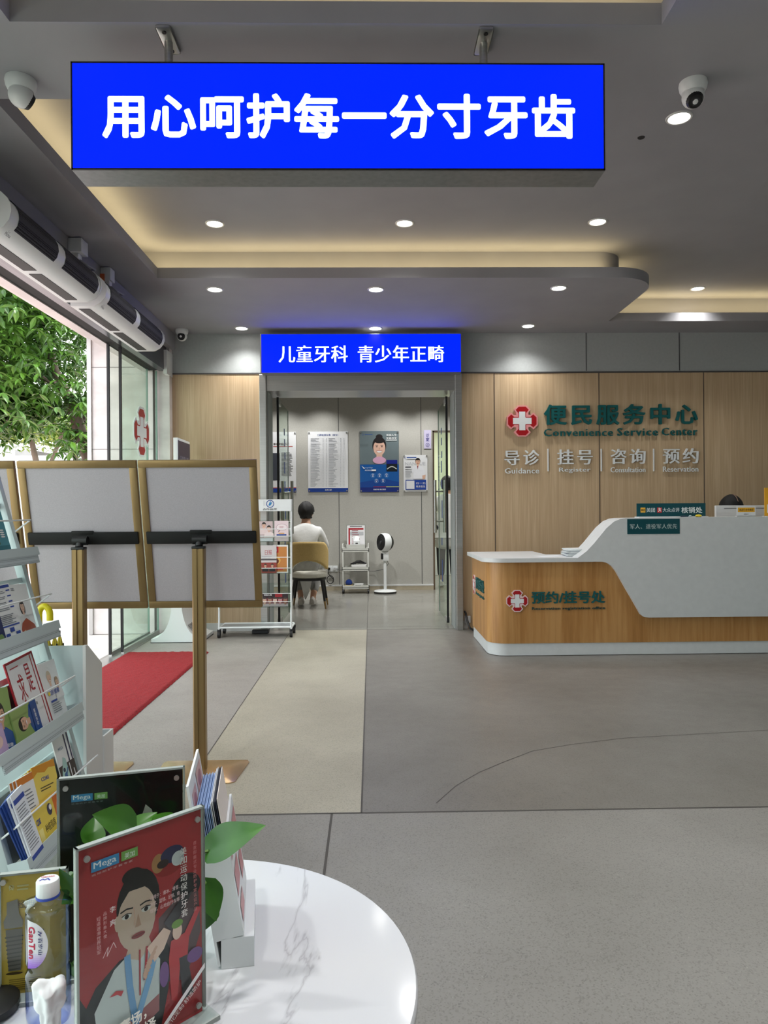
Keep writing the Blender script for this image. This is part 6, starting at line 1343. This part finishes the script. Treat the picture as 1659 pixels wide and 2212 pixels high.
# ================================================================== OUTSIDE: TREES, RAMP, SHRUBS
rnd = random.Random(11)
def leaves(mb, centres, n, L, m, droop=.7, clip=None):
    vs, fs = [], []
    for _ in range(n):
        c, R = rnd.choice(centres); p = Vector(c) + Vector((rnd.gauss(0, R[0]), rnd.gauss(0, R[1]), rnd.gauss(0, R[2])))
        if clip and not clip(p): continue
        az = rnd.uniform(0, 2 * PI)
        for s_ in range(rnd.choice((3, 4, 5))):
            a = az + s_ * 1.25 + rnd.uniform(-.3, .3); el = rnd.uniform(-1.0, .25) * droop; d = Vector((math.cos(a) * math.cos(el), math.sin(a) * math.cos(el), math.sin(el)))
            sd = d.cross(Vector((rnd.uniform(-.4, .4), rnd.uniform(-.4, .4), 1))).normalized(); nn_ = sd.cross(d); l = L * rnd.uniform(.7, 1.25); w_ = l * .17; i = len(vs); q = p
            vs += [q, q + d * l * .3 + sd * w_ * .85 + nn_ * w_ * .3, q + d * l * .6 + sd * w_ - nn_ * l * .03 + nn_ * w_ * .3, q + d * l - nn_ * l * .14, q + d * l * .6 - sd * w_ - nn_ * l * .03 + nn_ * w_ * .3, q + d * l * .3 - sd * w_ * .85 + nn_ * w_ * .3, q + d * l * .55 - nn_ * l * .03]
            fs += [(i, i + 1, i + 6), (i + 1, i + 2, i + 6), (i + 2, i + 3, i + 6), (i + 3, i + 4, i + 6), (i + 4, i + 5, i + 6), (i + 5, i, i + 6)]
    mb.add(vs, fs, m)
# the tree right outside the entrance
tb = px(192, 1010, Y=10.5); troot = Vector((tb.x - .1, 10.5, 0))
t = thing('street_tree', 'big leafy green tree with a leaning trunk outside the glass entrance', 'tree', troot)
b = MB(); tr = [px(u, v, Y=10.5) for u, v in ((196, 1000), (172, 930), (158, 880), (140, 845), (118, 800))]
b.tube([troot, troot.lerp(tr[0], .6)] + tr + [tr[-1] + Vector((-.2, 0, .8)), tr[-1] + Vector((-.3, .1, 1.6))], [.14, .12, .10, .09, .085, .07, .06, .05, .03], M_bark, 12)
b.build('trunk', t)
b = MB(); b.tube([tr[2], tr[2].lerp(px(95, 800, Y=10.2), .5) + Vector((0, 0, .05)), px(80, 810, Y=10.2), px(40, 760, Y=10)], [.05, .042, .03, .02], M_bark, 8); b.build('branch', t)
b = MB(); b.tube([tr[1], px(185, 890, Y=10.8), px(200, 830, Y=11)], [.05, .036, .02], M_bark, 8); b.build('branch', t)
cen = []
for u in range(-130, 205, 42):
    for v in (560, 640, 720, 800, 860):
        if v > 820 and 60 < u < 190: continue
        Y = rnd.uniform(9.4, 11.2) if not (v > 740 and u > 60) else rnd.uniform(11.6, 12.2); p = px(u + rnd.uniform(-20, 20), v + rnd.uniform(-25, 25), Y=Y); cen.append((p, (.28, .5, .26)))
for u, v in ((20, 880), (60, 865), (100, 880), (185, 870), (20, 920), (180, 960)): cen.append((px(u, v, Y=10.6), (.16, .3, .12)))
b = MB(); leaves(b, cen, 3600, .165, M_leaf, .95); b.build('foliage', t, smooth=0)
# paler trees further off
for (u, v, Y, col, lab) in ((70, 935, 17.0, M_leaf2, 'pale yellow green tree behind the big street tree, left'), (160, 955, 19.0, M_leaf2, 'pale yellow green tree behind the trunk of the big street tree'), (-60, 930, 18.0, M_leaf2, 'pale tree beyond the left picture edge')):
    p = px(u, v, Y=Y); t = thing('distant_tree', lab, 'tree', (p.x, Y, 0)); b = MB()
    b.tube([(p.x, Y, 0), (p.x + .2, Y, p.z * .6), (p.x - .1, Y, p.z + .2), (p.x - .5, Y, p.z + .6)], [.09, .075, .06, .03], M_bark, 10); b.tube([(p.x + .1, Y, p.z * .5), (p.x + .7, Y, p.z), (p.x + .9, Y, p.z + .5)], [.06, .045, .03], M_bark, 8); b.build('trunk', t)
    b = MB(); leaves(b, [((p.x + dx, Y + .3, p.z + .35 + dz_), (.5, .5, .14)) for dx, dz_ in ((-.9, .0), (0, .15), (.9, -.05), (.4, -.2), (-.5, -.3))], 620, .2, col, .5); b.build('foliage', t, smooth=0)
# concrete ramp and low wall behind
mb = MB(); M_conc = noisy('concrete', (150, 148, 146), (168, 166, 164), 3, .85)
p0, p1 = px(-60, 830, Y=26), px(260, 935, Y=26)
mb.add([(p0.x, 26, p0.z), (p1.x, 26, p1.z), (p1.x, 26, p1.z - .8), (p0.x, 26, p0.z - .8), (p0.x, 30, p0.z), (p1.x, 30, p1.z), (p1.x, 30, p1.z - .8), (p0.x, 30, p0.z - .8)], [(0, 3, 2, 1), (4, 5, 6, 7), (0, 1, 5, 4), (2, 3, 7, 6), (1, 2, 6, 5), (0, 4, 7, 3)], M_conc)
for x in (p0.x + 1, (p0.x + p1.x) / 2, p1.x - .4): mb.box((x, 27, 0), (x + .6, 29, p1.z - .5), M_conc)
o = tag(mb.build('ramp', smooth=0), 'grey concrete ramp on piers behind the trees outside', 'ramp'); o['kind'] = 'structure'
mb = MB(); q0, q1 = px(-80, 985, Y=24), px(300, 985, Y=24); mb.box((q0.x, 24, 0), (q1.x, 24.3, q0.z), noisy('grey_green_wall', (176, 184, 180), (196, 204, 200), 1, .8)); struct(mb.build('wall_garden', smooth=0))
